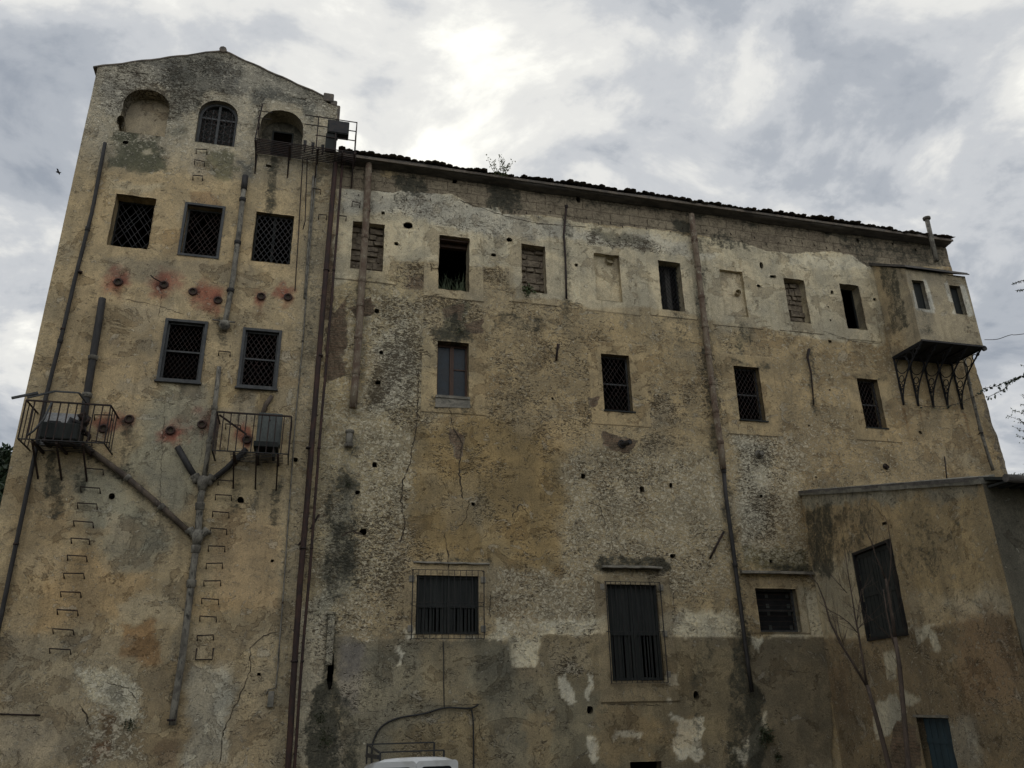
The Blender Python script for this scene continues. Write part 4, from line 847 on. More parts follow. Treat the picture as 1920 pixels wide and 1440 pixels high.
wa = cage(LOW[0], .10, -.14, 12, [4.78, 4.70], label='wide louvred window behind a square iron cage'); shutters(LOW[0], .06, wa, 7)
wb = cage(LOW[1], .05, -.10, 11, [4.18], label='tall louvred window behind a long iron cage', btop=None); shutters(LOW[1], .07, wb, 6)
for o, pr in ((LOW[0], wa), (LOW[1], wb)):
    for sx in (o['u0'] - .17, o['u1'] + .05):
        for z in ((o['v1'] - .16, o['v0'] + .04) if o is LOW[0] else (o['v1'] - .14, 4.06, o['v0'] + .05)): m = MB(); m.box(sx, sx + .12, -.035, .03, z, z + .15); m.build('hinge_stone', MT['concrete'], pr, .02)
o = LOW[2]; m = MB(); frame_rect(m, o['u0'], o['u1'], o['v0'], o['v1'], .14, .19, .05); vm = (o['v0'] + o['v1']) / 2; m.box(o['u0'] + .05, o['u1'] - .05, .142, .185, vm - .022, vm + .022)
wc = m.build('window', MT['greypaint'], bld); wc['label'] = 'small low window with horizontal bars under a ledge'
m = MB()
for i in range(1, 8):
    z = o['v0'] + (o['v1'] - o['v0']) * i / 8; m.bar((o['u0'] + .03, .12, z), (o['u1'] - .03, .12, z), .012)
m.build('grille', MT['iron'], wc); m = MB()
for s in (.40, .92):
    for z in (.12, .45, .62, .86): m = MB(); m.box(o['u0'] + (o['u1'] - o['u0']) * s - .05, o['u0'] + (o['u1'] - o['u0']) * s + .03, .25, .26, o['v0'] + (o['v1'] - o['v0']) * z - .05, o['v0'] + (o['v1'] - o['v0']) * z + .05); m.build('pane', MT['acmetal'], wc)
m = MB(); m.box(o['u0'], o['u1'], .275, .28, o['v0'], o['v1']); m.build('back_board', MT['black_floor'], wc)
# ledges over the ground-row windows
def ledge(u0, u1, z, out, th, name='ledge', mat='concrete'):
    m = MB(); n = 14; vs = []
    for i in range(n + 1):
        x = u0 + (u1 - u0) * i / n; e = out * (1 - .10 * R.random()) * (1 if 0 < i < n else .75); dz = R.uniform(-.008, .008)
        vs += [(x, .03, z), (x, -e, z + dz), (x, -e * .96, z + th + dz), (x, .03, z + th + .03)]
    m.add(vs, [(i * 4 + a, i * 4 + (a + 1) % 4, (i + 1) * 4 + (a + 1) % 4, (i + 1) * 4 + a)[::-1] for i in range(n) for a in range(4)] + [(0, 1, 2, 3), (n * 4 + 3, n * 4 + 2, n * 4 + 1, n * 4)])
    return m.build(name, MT[mat], bld)
u, z = wu(1128, 1064); u2, _ = wu(1238, 1067); ledge(u, u2, z - .02, .20, .05)
u, z = wu(775, 1055); u2, _ = wu(917, 1057); ledge(u, u2, z - .01, .07, .025)
u, z = wu(1388, 1074); ledge(u, 12.5, z - .02, .16, .06)

# ---- hanging oriel
OX0, OX1, OY, OZ0, OZT = 16.30, 18.40, -1.22, 11.92, 14.20
ow = [dict(u0=16.46, u1=16.86, v0=12.94, v1=13.86, depth=.16, jit=.008), dict(u0=17.74, u1=18.12, v0=12.90, v1=13.84, depth=.16, jit=.006)]
of = Wall(OX0, OX1, OZ0, OZT, .035, ow, []); of.color(np.ones_like(of.U), (.36, .32, .245)); of.flake[:] = .12; of.mould[:] = .1; of.pit[:] = .03
for pts in ([(16.86, 12.9), (17.04, 12.95), (17.02, 13.4), (16.95, 13.9), (16.86, 13.9)], [(16.36, 12.9), (16.46, 12.9), (16.46, 13.5), (16.40, 13.5)], [(17.58, 13.3), (17.74, 13.2), (17.74, 13.95), (17.60, 13.85)], [(17.60, 12.9), (17.74, 12.86), (17.74, 13.1)], [(18.12, 12.85), (18.36, 12.9), (18.3, 13.9), (18.12, 13.9)], [(16.4, 12.84), (17., 12.84), (17., 12.95), (16.4, 12.95)]):
    mm = of.poly(pts, .02, .06); of.color(mm, (.60, .60, .56), .85)
of.mould = np.maximum(of.mould, of.poly([(16.3, 12.0), (16.8, 12.1), (16.75, 12.8), (16.4, 12.9)], .2, .3) * .5); of.mould = np.maximum(of.mould, of.poly([(17.8, 12.2), (18.3, 12.2), (18.3, 12.7), (17.9, 12.7)], .2, .3) * .45); of.mould = np.maximum(of.mould, sstep(of.V0, 13.9, 14.25) * .5)
of.H += fbm(of.U0, of.V0, 2., 4, 5) * .02
ori = of.build('oriel', MT['wall'], lambda U, H, V: np.stack([U, OY - H, V], 1), bld); ori['label'] = 'plastered oriel box hung near the right end of the wall on iron brackets'
for sx, s_ in ((OX0, 1), (OX1, -1)):
    sw = Wall(0., -OY, OZ0, 14.98, .04, [], [], top=lambda U: OZT + (14.98 - OZT) * (1 - U / -OY) , vs=12.5)
    sw.color(np.ones_like(sw.U), (.37, .325, .245)); sw.flake[:] = .12; sw.pit[:] = .03; sw.mould[:] = .08
    sw.color(sw.poly([(0, 12), (.6, 12), (.5, 14.8), (0, 15)], .2, .3), (.40, .325, .215), .7)
    for p_ in (.35, .55, .75): sw.mould = np.maximum(sw.mould, sw.line([(p_, 15), (p_ + .05, 13.2), (p_, 12.6)], .05, .15, .2) * .75)
    sw.H += fbm(sw.U0, sw.V0, 2., 4, 9) * .02
    sw.build('oriel_side', MT['wall'], (lambda sx, s_: (lambda U, H, V: np.stack([sx - s_ * H, -U, V], 1)))(sx, s_), ori)
m = MB(); m.box(OX0 + .01, OX1 - .01, OY + .01, .02, OZ0 - .05, OZ0 + .02)
m.build('oriel_floor', MT['black_floor'], ori)
m = MB(); m.tube([(OX1 + .03, OY + .05, OZ0 - .05), (OX1 + .03, OY - .02, OZ0 - .05)], .075, 12); m.bar((OX0, OY - .012, OZ0 - .01), (OX1 + .02, OY - .012, OZ0 - .01), .05); m.build('edge_beam', MT['darkiron'], ori)
m = MB()   # lean-to lid with a thin overhang
def slab(m, x0, x1, y0, z0, y1, z1, th): m.add([(x0, y0, z0), (x1, y0, z0), (x1, y1, z1), (x0, y1, z1), (x0, y0, z0 + th), (x1, y0, z0 + th), (x1, y1, z1 + th), (x0, y1, z1 + th)], [(3, 2, 1, 0), (4, 5, 6, 7), (0, 1, 5, 4), (1, 2, 6, 5), (2, 3, 7, 6), (3, 0, 4, 7)])
slab(m, OX0 - .08, OX1 + .05, OY - .12, OZT - .01, .04, 15.02, .04); slab(m, OX0 - .05, OX1 + .03, OY - .09, OZT + .035, .04, 15.08, .04); m.build('oriel_roof', MT['gutter'], ori)
m = MB(); m.box(OX0 + .1, OX1 - .1, OY + .20, OY + .22, OZ0 + .1, 14.1); m.build('oriel_interior', MT['darkpaint'], ori)
for o_ in ow:
    m = MB(); frame_rect(m, o_['u0'], o_['u1'], o_['v0'], o_['v1'], OY + .13, OY + .165, .02); m.box(o_['u0'], o_['u1'], OY + .15, OY + .156, o_['v0'], o_['v1']); m.build('oriel_window', MT['darkpaint'], ori)
for bx in (16.34, 16.84, 17.36, 17.86, 18.36):   # cast iron brackets with rings
    m = MB(); zt, zb = OZ0 - .06, 10.42; th = .035
    m.bar((bx, -.03, zt), (bx, -.03, zb), .045, th, (1, 0, 0)); m.bar((bx, -.0, zt), (bx, OY + .03, zt), .05, th, (1, 0, 0))
    cv = [(bx, OY + .05 + (1 - f) ** 2.1 * 0 + (-OY - .10) * (1 - (1 - f) ** 2.0) * 1., zt + (zb - zt) * f) for f in [i / 14 for i in range(15)]]
    m.tube(cv, .024, 5)
    def edge(z):
        f = (zt - z) / (zt - zb); return OY + .05 + (-OY - .10) * (1 - (1 - f) ** 2.0)
    z = zt - .05
    for _ in range(6):
        # ring that fits between the wall bar and the curve
        for r_ in [x * .01 for x in range(30, 3, -1)]:
            zz = z - r_
            if edge(zz - r_ * .5) + r_ * 2 + .06 < 0 and zz - r_ > zb: break
        else: break
        m.torus((bx, -.05 - r_, zz), (0, 1, 0), (0, 0, 1), r_ - .012, .014, 16, 5); z = zz - r_ - .01
    for yy, r_ in ((-.62, .14), (-.88, .09), (-1.02, .055)): 
        if edge(zt - r_ * 2) < yy + r_: m.torus((bx, yy, zt - r_ - .04), (0, 1, 0), (0, 0, 1), r_ - .01, .013, 14, 5)
    m.build('bracket', MT['black_floor'], ori)

# ---- cracks
def crack(pts, w_=.012, seed=0):
    rr = random.Random(seed); P = []
    for a, b_ in zip(pts[:-1], pts[1:]):
        n = max(2, int(math.hypot(b_[0] - a[0], b_[1] - a[1]) / .06))
        for i in range(n): P.append((a[0] + (b_[0] - a[0]) * i / n + rr.uniform(-.022, .022), a[1] + (b_[1] - a[1]) * i / n + rr.uniform(-.012, .012)))
    P.append(pts[-1]); m = MB()
    vs = []
    for i, (x, z) in enumerate(P):
        a = P[max(0, i - 1)]; b_ = P[min(len(P) - 1, i + 1)]; t_ = Vector((b_[0] - a[0], b_[1] - a[1])).normalized(); ww = w_ * rr.uniform(.25, 1.2) * (.3 if i in (0, len(P) - 1) else 1)
        y = face_y(x, z) - .005; vs += [(x - t_.y * ww, y, z + t_.x * ww), (x + t_.y * ww, y, z - t_.x * ww)]
    m.add(vs, [(2 * i, 2 * i + 1, 2 * i + 3, 2 * i + 2) for i in range(len(P) - 1)]); return m
def face_y(x, z):
    wl = wing if x > 0 else tower; i = int(np.clip(np.searchsorted(wl.us, x), 1, wl.nu - 2)); j = int(np.clip(np.searchsorted(wl.vs_, z), 1, wl.nv - 2))
    return -float(wl.H[i - 1:i + 2, j - 1:j + 2].max())
CR = [([(848, 800), (866, 830), (860, 880), (868, 935)], .016), ([(880, 940), (872, 975), (858, 990)], .012), ([(833, 1000), (838, 1030), (842, 1058), (840, 1068)], .012), ([(785, 690), (782, 790), (768, 870), (755, 905), (752, 940), (760, 985), (750, 1020)], .014),
      ([(640, 1005), (660, 995), (680, 1002)], .02), ([(840, 755), (850, 800)], .012), ([(1100, 940), (1125, 950), (1135, 985)], .008), ([(1150, 1000), (1180, 1040)], .007), ([(895, 1328), (897, 1355), (905, 1390)], .006), ([(960, 970), (975, 945), (990, 965)], .012), ([(1540, 620), (1600, 640), (1650, 645)], .008), ([(905, 1320), (780, 1325)], .005),
      ([(1140, 1320), (1240, 1322)], .008), ([(860, 375), (945, 405), (1010, 420), (1100, 425)], .012), ([(920, 1115), (918, 1160)], .012), ([(1265, 1160), (1262, 1110)], .006), ([(230, 560), (300, 575), (345, 590)], .006), ([(310, 735), (302, 900), (298, 990)], .004), ([(305, 545), (297, 600)], .005), ([(520, 1185), (495, 1192), (470, 1215), (468, 1260), (452, 1300), (420, 1370), (412, 1430)], .010),
      ([(195, 1280), (240, 1290), (262, 1320)], .008), ([(150, 1320), (165, 1345), (170, 1370)], .012), ([(382, 790), (375, 870)], .004), ([(1465, 1255), (1520, 1262)], .004)]
for k, (p_, ww) in enumerate(CR): crack(pxs(*p_), ww, k).build('crack', MT['crack'], bld)
# iron nails left in the joint below the masonry
for i in range(44):
    m = MB()
    px = 650 + i * 22.5; py = 352 + (px - 650) * .118 + R.uniform(-4, 10); x, z = wu(px, py); y = face_y(x, z); m.bar((x, y + .02, z), (x + R.uniform(-.01, .01), y - .035, z - R.uniform(.05, .13)), .016, .016)
    m.build('nail', MT['iron'], bld)

# ------------------------------------------------------------------ annex: low lean-to building standing against the right end
J = np.array([12.53, 0.]); AD = np.array([-.2002, -.9798]); AN = np.array([AD[1], -AD[0]]); LEN = 7.37     # along the side wall; AN points to the camera side (-x)
def WA(px, py):
    r = ray(px, py); t = ((J - CP[:2]) @ AN) / (r[:2] @ AN); p = CP + t * r; return (float((p[:2] - J) @ AD), float(p[2]))
def axf(U, H, V): return np.stack([J[0] + AD[0] * U + AN[0] * H, J[1] + AD[1] * U + AN[1] * H, V], 1)
def apt(u, h, z): return (J[0] + AD[0] * u + AN[0] * h, J[1] + AD[1] * u + AN[1] * h, z)
anx = thing('annex_building', 'low stained lean-to annex with a dark shutter and blue door, against the long building', 'building')
def apx(*pts): return [WA(x, y) for x, y in pts]
a_t, b_t = WA(1606, 1042), WA(1700, 1186)
SH = dict(u0=2.44, u1=4.0, v0=3.86, v1=5.64, depth=.10, jit=.004); DR = dict(u0=3.78, u1=4.86, v0=.0, v1=2.30, depth=.16, jit=.012)
ANH = dict(u0=WA(1650, 960)[0], u1=WA(1656, 960)[0] + .05, v0=WA(1650, 966)[1], v1=WA(1650, 955)[1], depth=.15, jit=.015)
an = Wall(0, LEN, 0, 7.70, .042, [SH, DR, ANH], [], top=lambda U: np.interp(U, [0, LEN], [7.66, 6.04]), vs=5.75)
an.color(np.ones_like(an.U), (.39, .31, .195)); an.flake[:] = .35; an.pit[:] = .20; an.mould[:] = .12
def ac(pts, col, k=1., f=.1, wp=.3): an.color(an.poly(apx(*pts), f, wp), col, k)
def am(layer, pts, v, f=.2, wp=.35):
    a = getattr(an, layer); m = an.poly(apx(*pts), f, wp); setattr(an, layer, a * (1 - m) + v * m)
ac([(1500, 915), (1840, 900), (1840, 930), (1500, 950)], (.32, .31, .26), .9, .08); ac([(1680, 935), (1850, 925), (1890, 1130), (1780, 1160), (1690, 1100)], (.40, .32, .195), .75, .3, .4)
ac([(1515, 1060), (1600, 1040), (1640, 1195), (1525, 1195)], (.50, .45, .34), .85, .15, .35); ac([(1700, 1120), (1895, 1090), (1898, 1148), (1700, 1185)], (.45, .38, .265), .85, .1, .3)
ac([(1760, 1130), (1895, 1110), (1897, 1148), (1800, 1165)], (.55, .49, .37), .8, .08, .3)
am('mould', [(1508, 950), (1560, 940), (1570, 1010), (1560, 1080), (1518, 1078)], .85); am('mould', [(1560, 950), (1640, 945), (1640, 1000), (1590, 1060), (1560, 1040)], .55); am('mould', [(1690, 1010), (1760, 980), (1780, 1040), (1740, 1090), (1700, 1080)], .42); am('mould', [(1500, 925), (1838, 905), (1838, 925), (1500, 945)], .45, .1)
am('mould', [(1720, 960), (1790, 980), (1770, 1060), (1700, 1050)], .48, .3, .5)
apl = [(1515, 1198), (1560, 1196), (1625, 1196), (1690, 1180), (1760, 1172), (1800, 1168), (1850, 1156), (1900, 1147), (1990, 1147), (1990, 1800), (1500, 1500)]
ac([(1700, 1175), (1750, 1170), (1768, 1190), (1762, 1222), (1745, 1195), (1712, 1215)], (.66, .62, .50), .9, .03, .12)
ac(apl, (.27, .215, .14), 1., .02, .08); plm = an.poly(apx(*apl), .02, .08)
ac([(1715, 1180), (1740, 1172), (1758, 1190), (1765, 1220), (1755, 1222), (1742, 1192), (1720, 1208)], (.66, .62, .50), .95, .02, .08)
ac([(1640, 1320), (1680, 1300), (1700, 1330), (1665, 1385), (1645, 1390)], (.60, .57, .47), .9, .03, .2); ac([(1655, 1220), (1680, 1222), (1682, 1270), (1665, 1275)], (.52, .49, .40), .85, .03, .15); ac([(1690, 1290), (1730, 1315), (1695, 1325)], (.58, .54, .43), .85, .02, .12)
ac([(1780, 1345), (1830, 1350), (1850, 1440), (1785, 1440)], (.34, .31, .25), .85, .1, .3); ac([(1810, 1370), (1830, 1378), (1838, 1430), (1825, 1420)], (.55, .51, .42), .8, .03, .2); ac([(1800, 1150), (1900, 1150), (1920, 1330), (1800, 1330)], (.26, .185, .12), .7, .3)
ac([(1555, 1250), (1590, 1230), (1600, 1350), (1540, 1340)], (.20, .145, .09), .7, .2, .3)
m = an.poly(apx((1680, 1350), (1718, 1352), (1730, 1440), (1670, 1440)), .08, .2); an.mason = np.maximum(an.mason, m); an.brick = np.maximum(an.brick, m)
an.pit += plm * .12; an.H += fbm(an.U0, an.V0, .5, 3, 33) * .07 + fbm(an.U0, an.V0, 3.5, 4, 38) * .022 + plm * .015
an.build('annex_wall', MT['wall'], axf, anx)
cx0, cy0, _ = apt(LEN, 0, 0)
# front face, parallel to the long facade
fr = Wall(cx0, cx0 + 6.2, 0, 6.04, .06, [], []); fr.color(np.ones_like(fr.U), (.155, .145, .118)); fr.flake[:] = .15; fr.pit[:] = .08; fr.mould[:] = .32; fr.H += fbm(fr.U0, fr.V0, 1.5, 4, 5) * .03
fr.build('annex_front', MT['wall'], lambda U, H, V: np.stack([U, cy0 - H, V], 1), anx)
b = MB(); b.add([(cx0 + 6.2, cy0, 0), (19.0, 0, 0), (19.0, 0, 7.6), (cx0 + 6.2, cy0, 6.04)], [(0, 1, 2, 3)]); tinted(b.build('annex_side', MT['wall'], anx), (.3, .27, .2))
m = MB(); P0 = apt(0, .05, 7.66); P1 = apt(LEN, .05, 6.04); ovy = .34
vs = [(P0[0] - .0, P0[1] + .0, 7.67), (P1[0], P1[1], 6.05), (cx0 + 6.4, P1[1], 6.05), (19.1, 0.0, 7.67)]
m.add(vs + [(x, y, z + .07) for x, y, z in vs], [(0, 1, 2, 3)[::-1], (4, 5, 6, 7), (0, 4, 5, 1)[::-1], (1, 5, 6, 2)[::-1], (2, 6, 7, 3)[::-1]])
m.build('annex_roof', MT['gutter'], anx)
m = MB(); nseg = 20; vs = []   # cement strip capping the side wall
for i in range(nseg + 1):
    u = LEN * i / nseg; z = 7.66 + (6.04 - 7.66) * i / nseg + R.uniform(-.006, .01)
    vs += [apt(u, .05 + R.uniform(-.01, .01), z - .05), apt(u, .05, z + .04), apt(u, -.25, z + .115), apt(u, -.25, z - .03)]
m.add(vs, [(i * 4 + a, i * 4 + (a + 1) % 4, (i + 1) * 4 + (a + 1) % 4, (i + 1) * 4 + a)[::-1] for i in range(nseg) for a in range(4)] + [(nseg * 4, nseg * 4 + 1, nseg * 4 + 2, nseg * 4 + 3)])
m.build('coping', MT['cement'], anx)
m = MB(); slab(m, cx0 + .04, cx0 + 6.5, cy0 - .42, 5.96, cy0 + .10, 6.10, .05)
for i in range(28): m.box(cx0 + .08 + i * .23, cx0 + .17 + i * .23, cy0 - .38, cy0 + .05, 5.93 + .0, 5.965)
m.build('eaves', MT['darkpaint'], anx)
m = MB(); m.tube([(cx0 + .02, cy0 - .46, 5.98), (cx0 + 6.5, cy0 - .46, 5.95)], .07, 8); m.build('annex_gutter', MT['gutter'], anx)
def a_box(m, u0, u1, h0, h1, z0, z1):
    vs = [apt(u, h, z) for u in (u0, u1) for h in (h0, h1) for z in (z0, z1)]
    m.add(vs, [(0, 2, 3, 1), (4, 5, 7, 6), (0, 1, 5, 4), (2, 6, 7, 3), (0, 4, 6, 2), (1, 3, 7, 5)])
m = MB(); o = SH; a_box(m, o['u0'] - .06, o['u0'] - .0, -.02, .06, o['v0'] - .06, o['v1'] + .06); a_box(m, o['u1'], o['u1'] + .06, -.02, .06, o['v0'] - .06, o['v1'] + .06); a_box(m, o['u0'], o['u1'], -.02, .058, o['v1'], o['v1'] + .058); a_box(m, o['u0'], o['u1'], -.02, .058, o['v0'] - .058, o['v0'])
sw_ = m.build('shuttered_window', MT['darkiron'], anx)
for s in (0, 1):
    um = (o['u0'] + o['u1']) / 2; a, b_ = (o['u0'] + .01, um - .01) if s == 0 else (um + .01, o['u1'] - .01); m = MB()
    for (p, q, r_, t_) in ((a, a + .07, o['v0'], o['v1']), (b_ - .07, b_, o['v0'], o['v1'])): a_box(m, p, q, -.06, -.01, r_ + .01, t_ - .01)
    for zc in (o['v0'] + .05, (o['v0'] + o['v1']) / 2, o['v1'] - .05): a_box(m, a + .07, b_ - .07, -.058, -.012, zc - .04, zc + .04)
    n_ = 7; wd = (b_ - a - .14) / n_
    for i in range(n_): a_box(m, a + .07 + wd * i + .005, a + .07 + wd * (i + 1) - .005, -.055 + .006 * (i % 2), -.03 + .006 * (i % 2), o['v0'] + .09, o['v1'] - .09)
    m.build('shutter', MT['darkpaint'], sw_)
m = MB(); a_box(m, DR['u0'] + .02, DR['u1'] - .02, -.14, -.10, 0, DR['v1'] - .02)
for i in range(1, 5): u = DR['u0'] + (DR['u1'] - DR['u0']) * i / 5; a_box(m, u - .01, u + .01, -.10, -.094, .05, DR['v1'] - .06)
a_box(m, DR['u0'] + .02, DR['u1'] - .02, -.10, -.085, DR['v1'] - .45, DR['v1'] - .36)
dr = m.build('door', MT['bluedoor'], anx); dr['label'] = 'blue painted door under a thin lintel'
m = MB(); a_box(m, DR['u1'] - .16, DR['u1'] - .12, -.10, -.04, 1.0, 1.12); m.build('handle', MT['darkiron'], dr)
m = MB(); a_box(m, DR['u0'] - .1, DR['u1'] + .03, -.03, .035, DR['v1'] - .0, DR['v1'] + .045); m.build('lintel', MT['concrete'], anx)

# ------------------------------------------------------------------ pipes fixed to the walls, each a thing of its own
def wp(px, py, y): u, v = wu(px, py, y); return (u, y, v)
def pipe(name, label, mat, pts, r, y=-.10, joints=(), jr=1.35, jl=.10, clamps=(), group=None, cat='pipe', n=10, joint_mat=None, ends=True, wob=.004):
    P = [wp(x, y_, y) for x, y_ in pts]; base = P[-1]
    o = thing(name, label, cat, base, group)
    Q = [P[0]]
    for a, b_ in zip(P[:-1], P[1:]):
        k = max(1, int((Vector(b_) - Vector(a)).length / .5))
        for i in range(1, k + 1): Q.append(tuple(a[j] + (b_[j] - a[j]) * i / k + (R.uniform(-wob, wob) if i < k else 0) for j in range(3)))
    m = MB(); m.tube(Q, r, n); m.build('shaft', MT[mat], o)
    for (jx, jy) in joints:
        c = Vector(wp(jx, jy, y)); k = min(range(len(Q) - 1), key=lambda i: (Vector(Q[i]) + Vector(Q[i + 1]) - 2 * c).length); d = (Vector(Q[k]) - Vector(Q[k + 1])).normalized()
        a = Vector(Q[k]); c = a + d * (c - a).dot(d)
        m = MB(); m.tube([c - d * jl * .5, c - d * jl * .4, c + d * jl * .35, c + d * jl * .5], [r * 1.05, r * jr * .95, r * jr, r * jr], n); m.build('collar', MT[joint_mat or mat], o)
    for (jx, jy) in clamps:
        c = Vector(wp(jx, jy, y)); m = MB(); m.tube([c + Vector((0, 0, -.02)), c + Vector((0, 0, .02))], r * 1.25, n); m.bar(c, (c.x, .05, c.z), .025); m.build('clamp', MT['iron'], o)
    return o
G = 'drainpipes fixed to the old facade'
pipe('drainpipe', 'thin dark drainpipe running down the outer left edge of the tower', 'blackpipe', [(197, 268), (172, 400), (140, 525), (118, 620), (86, 745), (66, 850), (0, 1165), (-20, 1260)], .044, -.11, [(112, 640), (165, 430)], clamps=[(150, 510), (118, 617), (30, 1020)], group=G)
pipe('drainpipe', 'thick black drainpipe stub dropping into the left cage balcony', 'blackpipe', [(192, 560), (176, 660), (160, 762), (155, 800)], .080, -.13, [(174, 672), (161, 742)], joint_mat='greypipe', group=G)
pipe('drainpipe', 'grey drainpipe with a black top between the tower windows, ending in a broken funnel', 'greypipe', [(457, 355), (450, 420), (437, 520), (425, 590), (420, 612)], .062, -.11, [(452, 375), (441, 455), (431, 545)], joint_mat='blackpipe', group=G, clamps=[(431, 545)])
o_ = pipe('drainpipe', 'short black pipe cap on the highest grey drainpipe of the tower', 'blackpipe', [(460, 330), (457, 356)], .075, -.11, group=G)
pipe('drainpipe', 'slim grey drainpipe rising from the upper Y joint beside the right cage balcony', 'greypipe', [(411, 688), (403, 760), (391, 840), (383, 895)], .052, -.10, [(402, 765), (391, 828)], joint_mat='greypipe', group=G)
pipe('drainpipe', 'slanted black pipe entering the upper Y joint from the left', 'blackpipe', [(333, 838), (352, 872), (372, 905)], .068, -.10, [(370, 900)], joint_mat='greypipe', group=G)
pipe('drainpipe', 'slanted black pipe entering the upper Y joint from below the right cage balcony', 'blackpipe', [(462, 842), (425, 878), (388, 908)], .062, -.10, [(392, 905)], joint_mat='greypipe', group=G)
pipe('drainpipe', 'long slanted brown pipe running from the left cage balcony down to the lower Y joint', 'brownpipe', [(152, 832), (235, 893), (300, 948), (360, 1003)], .062, -.10, [(240, 897), (305, 950)], joint_mat='greypipe', group=G)
pj = pipe('drainpipe', 'mossy grey soil pipe from the upper Y joint down to a broken end', 'greypipe', [(383, 900), (376, 935), (374, 960), (371, 1000), (366, 1040), (358, 1100), (342, 1230), (327, 1325), (323, 1360)], .070, -.12, [(376, 950), (360, 1095), (366, 1030)], 1.4, .16, joint_mat='greypipe', group=G, clamps=[(322, 1350)])
for (cx_, cy_) in ((381, 902), (371, 1003)):   # the two Y joints
    c = Vector(wp(cx_, cy_, -.12)); m = MB(); m.tube([c + Vector((0, 0, -.22)), c + Vector((0, 0, -.02)), c + Vector((0, 0, .10))], [.075, .13, .10], 10)
    for s in (-1, 1): m.tube([c + Vector((0, 0, -.12)), c + Vector((s * .13, 0, .05)), c + Vector((s * .17, 0, .09)), c + Vector((s * .19, 0, .12))], [.06, .075, .10, .10], 10)
    m.build('branch_joint', MT['greypipe'], pj)
c = Vector(wp(421, 610, -.12)); m = MB(); m.tube([c + Vector((0, 0, .10)), c + Vector((0, 0, -.02)), c + Vector((0, 0, -.14))], [.10, .13, .05], 9); m.bar(c + Vector((-.28, 0, .12)), c + Vector((.22, 0, .10)), .03); tag(m.build('pipe_funnel', MT['greypipe']), 'broken grey funnel fixed under the end of the highest grey drainpipe', 'pipe funnel')
pipe('drainpipe', 'thick rust red pipe running the full height of the joint between tower and wing', 'redpipe', [(629, 306), (612, 500), (596, 690), (575, 950), (562, 1100), (540, 1440), (534, 1530)], .062, -.17, group=G, clamps=[(612, 507), (600, 667), (580, 840), (568, 1028), (552, 1240)])
pipe('drainpipe', 'thin rust red pipe running beside the thick one the full height of the wall', 'redpipe', [(642, 310), (626, 507), (613, 667), (598, 840), (584, 1030), (566, 1240), (552, 1440), (547, 1530)], .030, -.17, group=G, clamps=[(626, 507), (613, 667), (598, 840), (584, 1028), (567, 1240)])
pipe('iron_rod', 'left one of two thin iron rods hanging from the catwalk', 'iron', [(568, 296), (561, 415), (553, 545)], .013, -.10, clamps=[(561, 413)], cat='rod', n=6)
pipe('iron_rod', 'right one of two thin iron rods hanging from the catwalk', 'iron', [(576, 297), (572, 415), (568, 430)], .013, -.10, cat='rod', n=6)
pipe('conduit', 'thin grey conduit down the right side of the tower', 'greypipe', [(594, 310), (580, 480), (568, 640), (553, 800), (543, 940), (530, 1130), (521, 1250), (517, 1290), (503, 1293), (499, 1302)], .016, -.06, cat='conduit', n=6, clamps=[(568, 640), (530, 1130)])
pipe('conduit', 'wide shallow plaster-grey conduit right beside the tower windows', 'greypipe', [(588, 330), (577, 480), (571, 560)], .030, -.05, cat='conduit', n=6)
m = MB(); x, z = wu(509, 1310); m.box(x - .07, x + .05, -.10, .0, z - .16, z + .14); tag(m.build('junction_box', MT['concrete'], bevel=.01), 'small grey box at the foot of the thin grey conduit', 'junction box')
GT = 'terracotta drainpipes of the wing'
pipe('drainpipe', 'terracotta drainpipe in front of the stone-filled window, broken off short at its lower end', 'terra', [(692, 300), (687, 400), (681, 500), (676, 570), (671, 650), (662, 765)], .088, -.13, [(688, 395), (682, 445), (678, 527), (674, 573), (669, 633), (666, 700)], 1.2, .09, group=GT)
pipe('drainpipe', 'long terracotta drainpipe between the blind window and the grilled window', 'terra', [(1296, 402), (1300, 430), (1312, 530), (1322, 610), (1330, 680), (1340, 760), (1352, 840), (1356, 880)], .082, -.14, [(1300, 450), (1307, 500), (1315, 557), (1323, 613), (1328, 665), (1335, 720), (1342, 772), (1350, 830)], 1.2, .09, group=GT)
pipe('drainpipe', 'black iron drainpipe continuing the long terracotta pipe down to the ground storey', 'blackpipe', [(1356, 872), (1361, 930), (1376, 1040), (1390, 1150), (1402, 1240), (1410, 1298)], .050, -.12, [(1357, 884), (1378, 1060)], group=G)
pipe('drainpipe', 'thin rusty pipe stub hanging from the masonry band left of the blind windows', 'iron', [(1062, 386), (1057, 440), (1060, 480), (1062, 560)], .030, -.07, [(1062, 388)], 1.5, group=G)
pipe('drainpipe', 'slim grey pipe descending behind the oriel brackets at the right corner', 'greypipe', [(1807, 670), (1822, 740), (1840, 812), (1862, 882)], .045, -.12, [(1818, 720), (1838, 805)], group=G, clamps=[(1840, 812)])
pipe('vent_pipe', 'thin flue pipe with a flared cap standing above the right end of the roof', 'greypipe', [(1737, 408), (1745, 442), (1756, 490)], .070, -.40, [(1737, 410)], 1.7, .08, cat='flue')
pipe('pipe_stub', 'flanged grey pipe stub below the broken terracotta pipe', 'greypipe', [(656, 808), (654, 838)], .080, -.10, [(656, 810), (654, 836)], 1.3, .07, cat='pipe stub')
